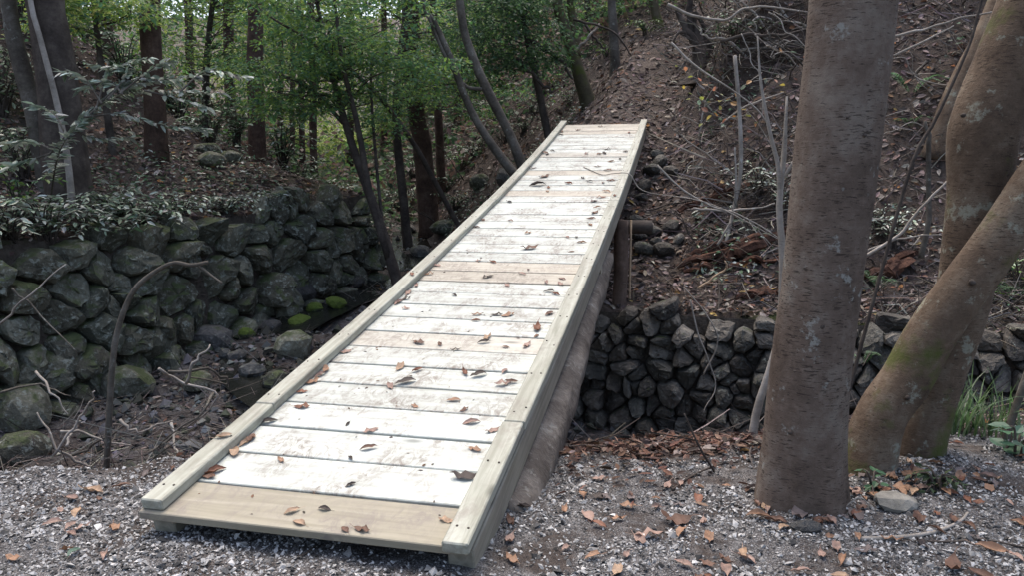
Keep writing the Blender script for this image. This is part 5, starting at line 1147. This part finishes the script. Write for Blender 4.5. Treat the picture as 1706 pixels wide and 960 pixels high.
def woodchips():
    rng = np.random.default_rng(940); n = 2600; x = rng.normal(1.0, .6, n); y = edge_y(x) + rng.normal(.45, .4, n) + .25 * vnoise(x * 3, x * 0, 4)
    k = x > .25; x, y = x[k], y[k]; n = len(x); N = Hn(x, y); a = rng.uniform(0, 6.28, n)
    D = np.stack([np.cos(a), np.sin(a), rng.normal(0, .2, n)], 1)
    g = Geo(); leaves(g, np.stack([x, y, H(x, y) + rng.uniform(.005, .05, n)], 1), D, N + rng.normal(0, .4, (n, 3)), rng.uniform(.03, .09, n), .35, .04, pick([(.075, .038, .028), (.05, .03, .024), (.11, .055, .036), (.035, .024, .02), (.16, .10, .075)], n, rng), False)
    obj('bark_chips', g.mesh('bark_chips', M['dead_leaf'], (0, 0, 0), False, True), label='reddish bark chips in the hollow between gravel and stone wall', cat='chips', kind='stuff')
woodchips()
def grit():
    rng = np.random.default_rng(945); g = Geo(); n = 260; t = rng.uniform(.05, BL - .1, n); r_ = rng.uniform(.14, 1.36, n)
    P = np.array([bpt(a, b_, .002) for a, b_ in zip(r_, t)]); a = rng.uniform(0, 6.28, n)
    D = np.cos(a)[:, None] * cv + np.sin(a)[:, None] * bv
    leaves(g, P, D, np.tile(nv, (n, 1)) + rng.normal(0, .3, (n, 3)), rng.uniform(.008, .028, n), .45, .06, pick([(.05, .035, .03), (.09, .06, .045), (.14, .08, .05)], n, rng), False)
    obj('deck_crumbs', g.mesh('deck_crumbs', M['dead_leaf'], (0, 0, 0), False, True), label='tiny crumbs of leaf and soil on the planks', cat='crumbs', kind='stuff')
grit()

# ------------------------------------------------------------------ fallen leaves one can pick up
def leafmesh(seed, colk):
    rng = np.random.default_rng(seed); L = .085; ns = 7; w = rng.uniform(.36, .55) * L
    t = np.linspace(0, 1, ns); prof = np.sin(np.pi * t ** rng.uniform(.75, 1.05)) ** .8 * w / 2; prof[0] = prof[-1] = .0008
    k1, k2, tw = rng.normal(0, .22), rng.uniform(.2, 1.5), rng.normal(0, .35)
    V = []
    for i in range(ns):
        zc = k1 * L * (t[i] - .5) ** 2 + .012 * rng.normal() * .4
        for s_ in (-1, -.5, 0, .5, 1):
            c_ = prof[i]; a = s_ * k2; rr = c_ / max(k2, .05)
            yy = rr * math.sin(a); zz = rr * (1 - math.cos(a)) + s_ * c_ * tw * (t[i] - .5) + rng.normal(0, .0012)
            V.append((t[i] * L - L / 2, yy, zc + zz))
    V = np.array(V); i = np.arange(ns - 1)[:, None] * 5 + np.arange(4)[None]
    Q = np.stack([i, i + 5, i + 6, i + 1], -1).reshape(-1, 4); m = len(V)
    st = np.array([(-L / 2, 0, V[2][2]), (-L / 2 - .012, .002, V[2][2] + .002), (-L / 2 - .026, .006, V[2][2] + .006)])
    S_ = np.concatenate([st + [0, .0011, 0], st - [0, .0011, 0]]); Q2 = np.array([(0, 1, 4, 3), (1, 2, 5, 4)]) + m
    V = np.vstack([V, S_]); V[:, 2] -= V[:, 2].min()
    return mesh('fallen_leaf', V, [np.vstack([Q, Q2])], M['fl_' + colk], None, True)
LM = {}
def lmesh(colk, v):
    if (colk, v) not in LM: LM[(colk, v)] = leafmesh(50 + v * 13, colk)
    return LM[(colk, v)]
rl = np.random.default_rng(960)
def lateral(r): return 'by the left rail' if r < .24 else 'left of centre' if r < .58 else 'mid-plank' if r < .92 else 'right of centre' if r < 1.27 else 'by the right rail'
seen = {}
def uniq(lab):
    seen[lab] = seen.get(lab, 0) + 1
    return lab if seen[lab] == 1 else lab + ', ' + ordinal(seen[lab]) + ' there'
for (t_, r_, c_, s_) in DECK:
    c_ = 'p' if c_ == 'o' and rl.uniform() < .3 else c_
    t_ = min(max(t_, .04), BL - .04); r_ = min(max(r_, .135), 1.365)
    o = obj('fallen_leaf', lmesh(c_, int(rl.integers(0, 9))), None, bpt(r_, t_, .002), BROT @ Matrix.Rotation(rl.uniform(0, 6.28), 3, 'Z'))
    sc = s_ * 1.05; o.scale = (sc, sc * rl.uniform(.8, 1.1), sc * rl.uniform(.7, 1.1))
    k = int(t_ / PITCHP) + 1
    props(o, uniq(('big ' if s_ > 1.4 else 'small ' if s_ < .75 else '') + LEAFWORD[c_] + ' leaf on the ' + ordinal(k) + ' plank from the front, ' + lateral(r_)), 'leaf', 'dead leaves lying on the deck')
for (t_, r_, x_) in ((.59, .05, 't'), (3.3, .06, 'r'), (6.17, 1.44, 'r')):
    o = obj('fallen_leaf', lmesh(x_, 2), None, bpt(r_, t_, .056), BROT @ Matrix.Rotation(rl.uniform(0, 6.28), 3, 'Z'))
    props(o, LEAFWORD[x_] + ' dead leaf lying on top of the ' + ('left' if r_ < 1 else 'right') + ' kerb rail' + ('' if r_ > 1 else ', nearer the camera' if t_ < 1 else ', farther along'), 'leaf', 'dead leaves lying on the deck')
GL = sorted(GRAVEL, key=lambda q: q[0]); cnt = {}
drift = [(float(a), float(b_), 'bprtog'[int(rl.integers(0, 6))], float(rl.uniform(.6, 1.1))) for a, b_ in zip(rl.normal(2.2, .42, 46), rl.normal(3.82, .16, 46))] + [(float(1.47 + .27 * math.cos(t)), float(3.68 + .27 * math.sin(t)), 'bpgt'[int(rl.integers(0, 4))], float(rl.uniform(.6, 1.0))) for t in rl.uniform(3.2, 6.6, 14)]
extra = drift + [(float(a), float(b_), 'bpdrg'[int(rl.integers(0, 5))], float(rl.uniform(.6, 1.1))) for a, b_ in zip(rl.uniform(-2.3, 3.2, 60), rl.uniform(2.7, 4.4, 60))]
GL = sorted(GL + [e for e in extra if not (-1.75 < e[0] < .35 and e[1] > 2.6)], key=lambda q: q[0] / q[1])
for (x, y, c_, s_) in GL:
    rel = (x + 1.61) * .974 - (y - 3.13) * .2264
    if 0 < rel < 1.5 and y > 2.75 + .0: continue
    z = hz(x, y); Nn = Hn(np.array([x]), np.array([y]))[0]
    q = Vector(Nn).to_track_quat('Z', 'Y').to_matrix() @ Matrix.Rotation(rl.uniform(0, 6.28), 3, 'Z') @ Matrix.Rotation(rl.normal(0, .22), 3, 'X')
    o = obj('fallen_leaf', lmesh(c_, int(rl.integers(0, 9))), None, (x, y, z + .010), q); sc = s_ * 1.0; o.scale = (sc, sc * rl.uniform(.85, 1.2), sc)
    zone = 'left of the bridge' if x < -1.0 else 'before the bridge end' if x < -.1 else 'right of the bridge' if x < 1.1 else 'around the thick trunk' if x < 1.85 else 'around the forked tree'
    row = 'front row' if y < 3.1 else 'middle row' if y < 3.6 else 'back row'
    key = (c_, zone, row); cnt[key] = cnt.get(key, 0) + 1
    props(o, LEAFWORD[c_] + ' leaf on gravel ' + zone + ', ' + row + ', ' + ordinal(cnt[key]) + ' from left', 'leaf', 'fallen leaves on the gravel')
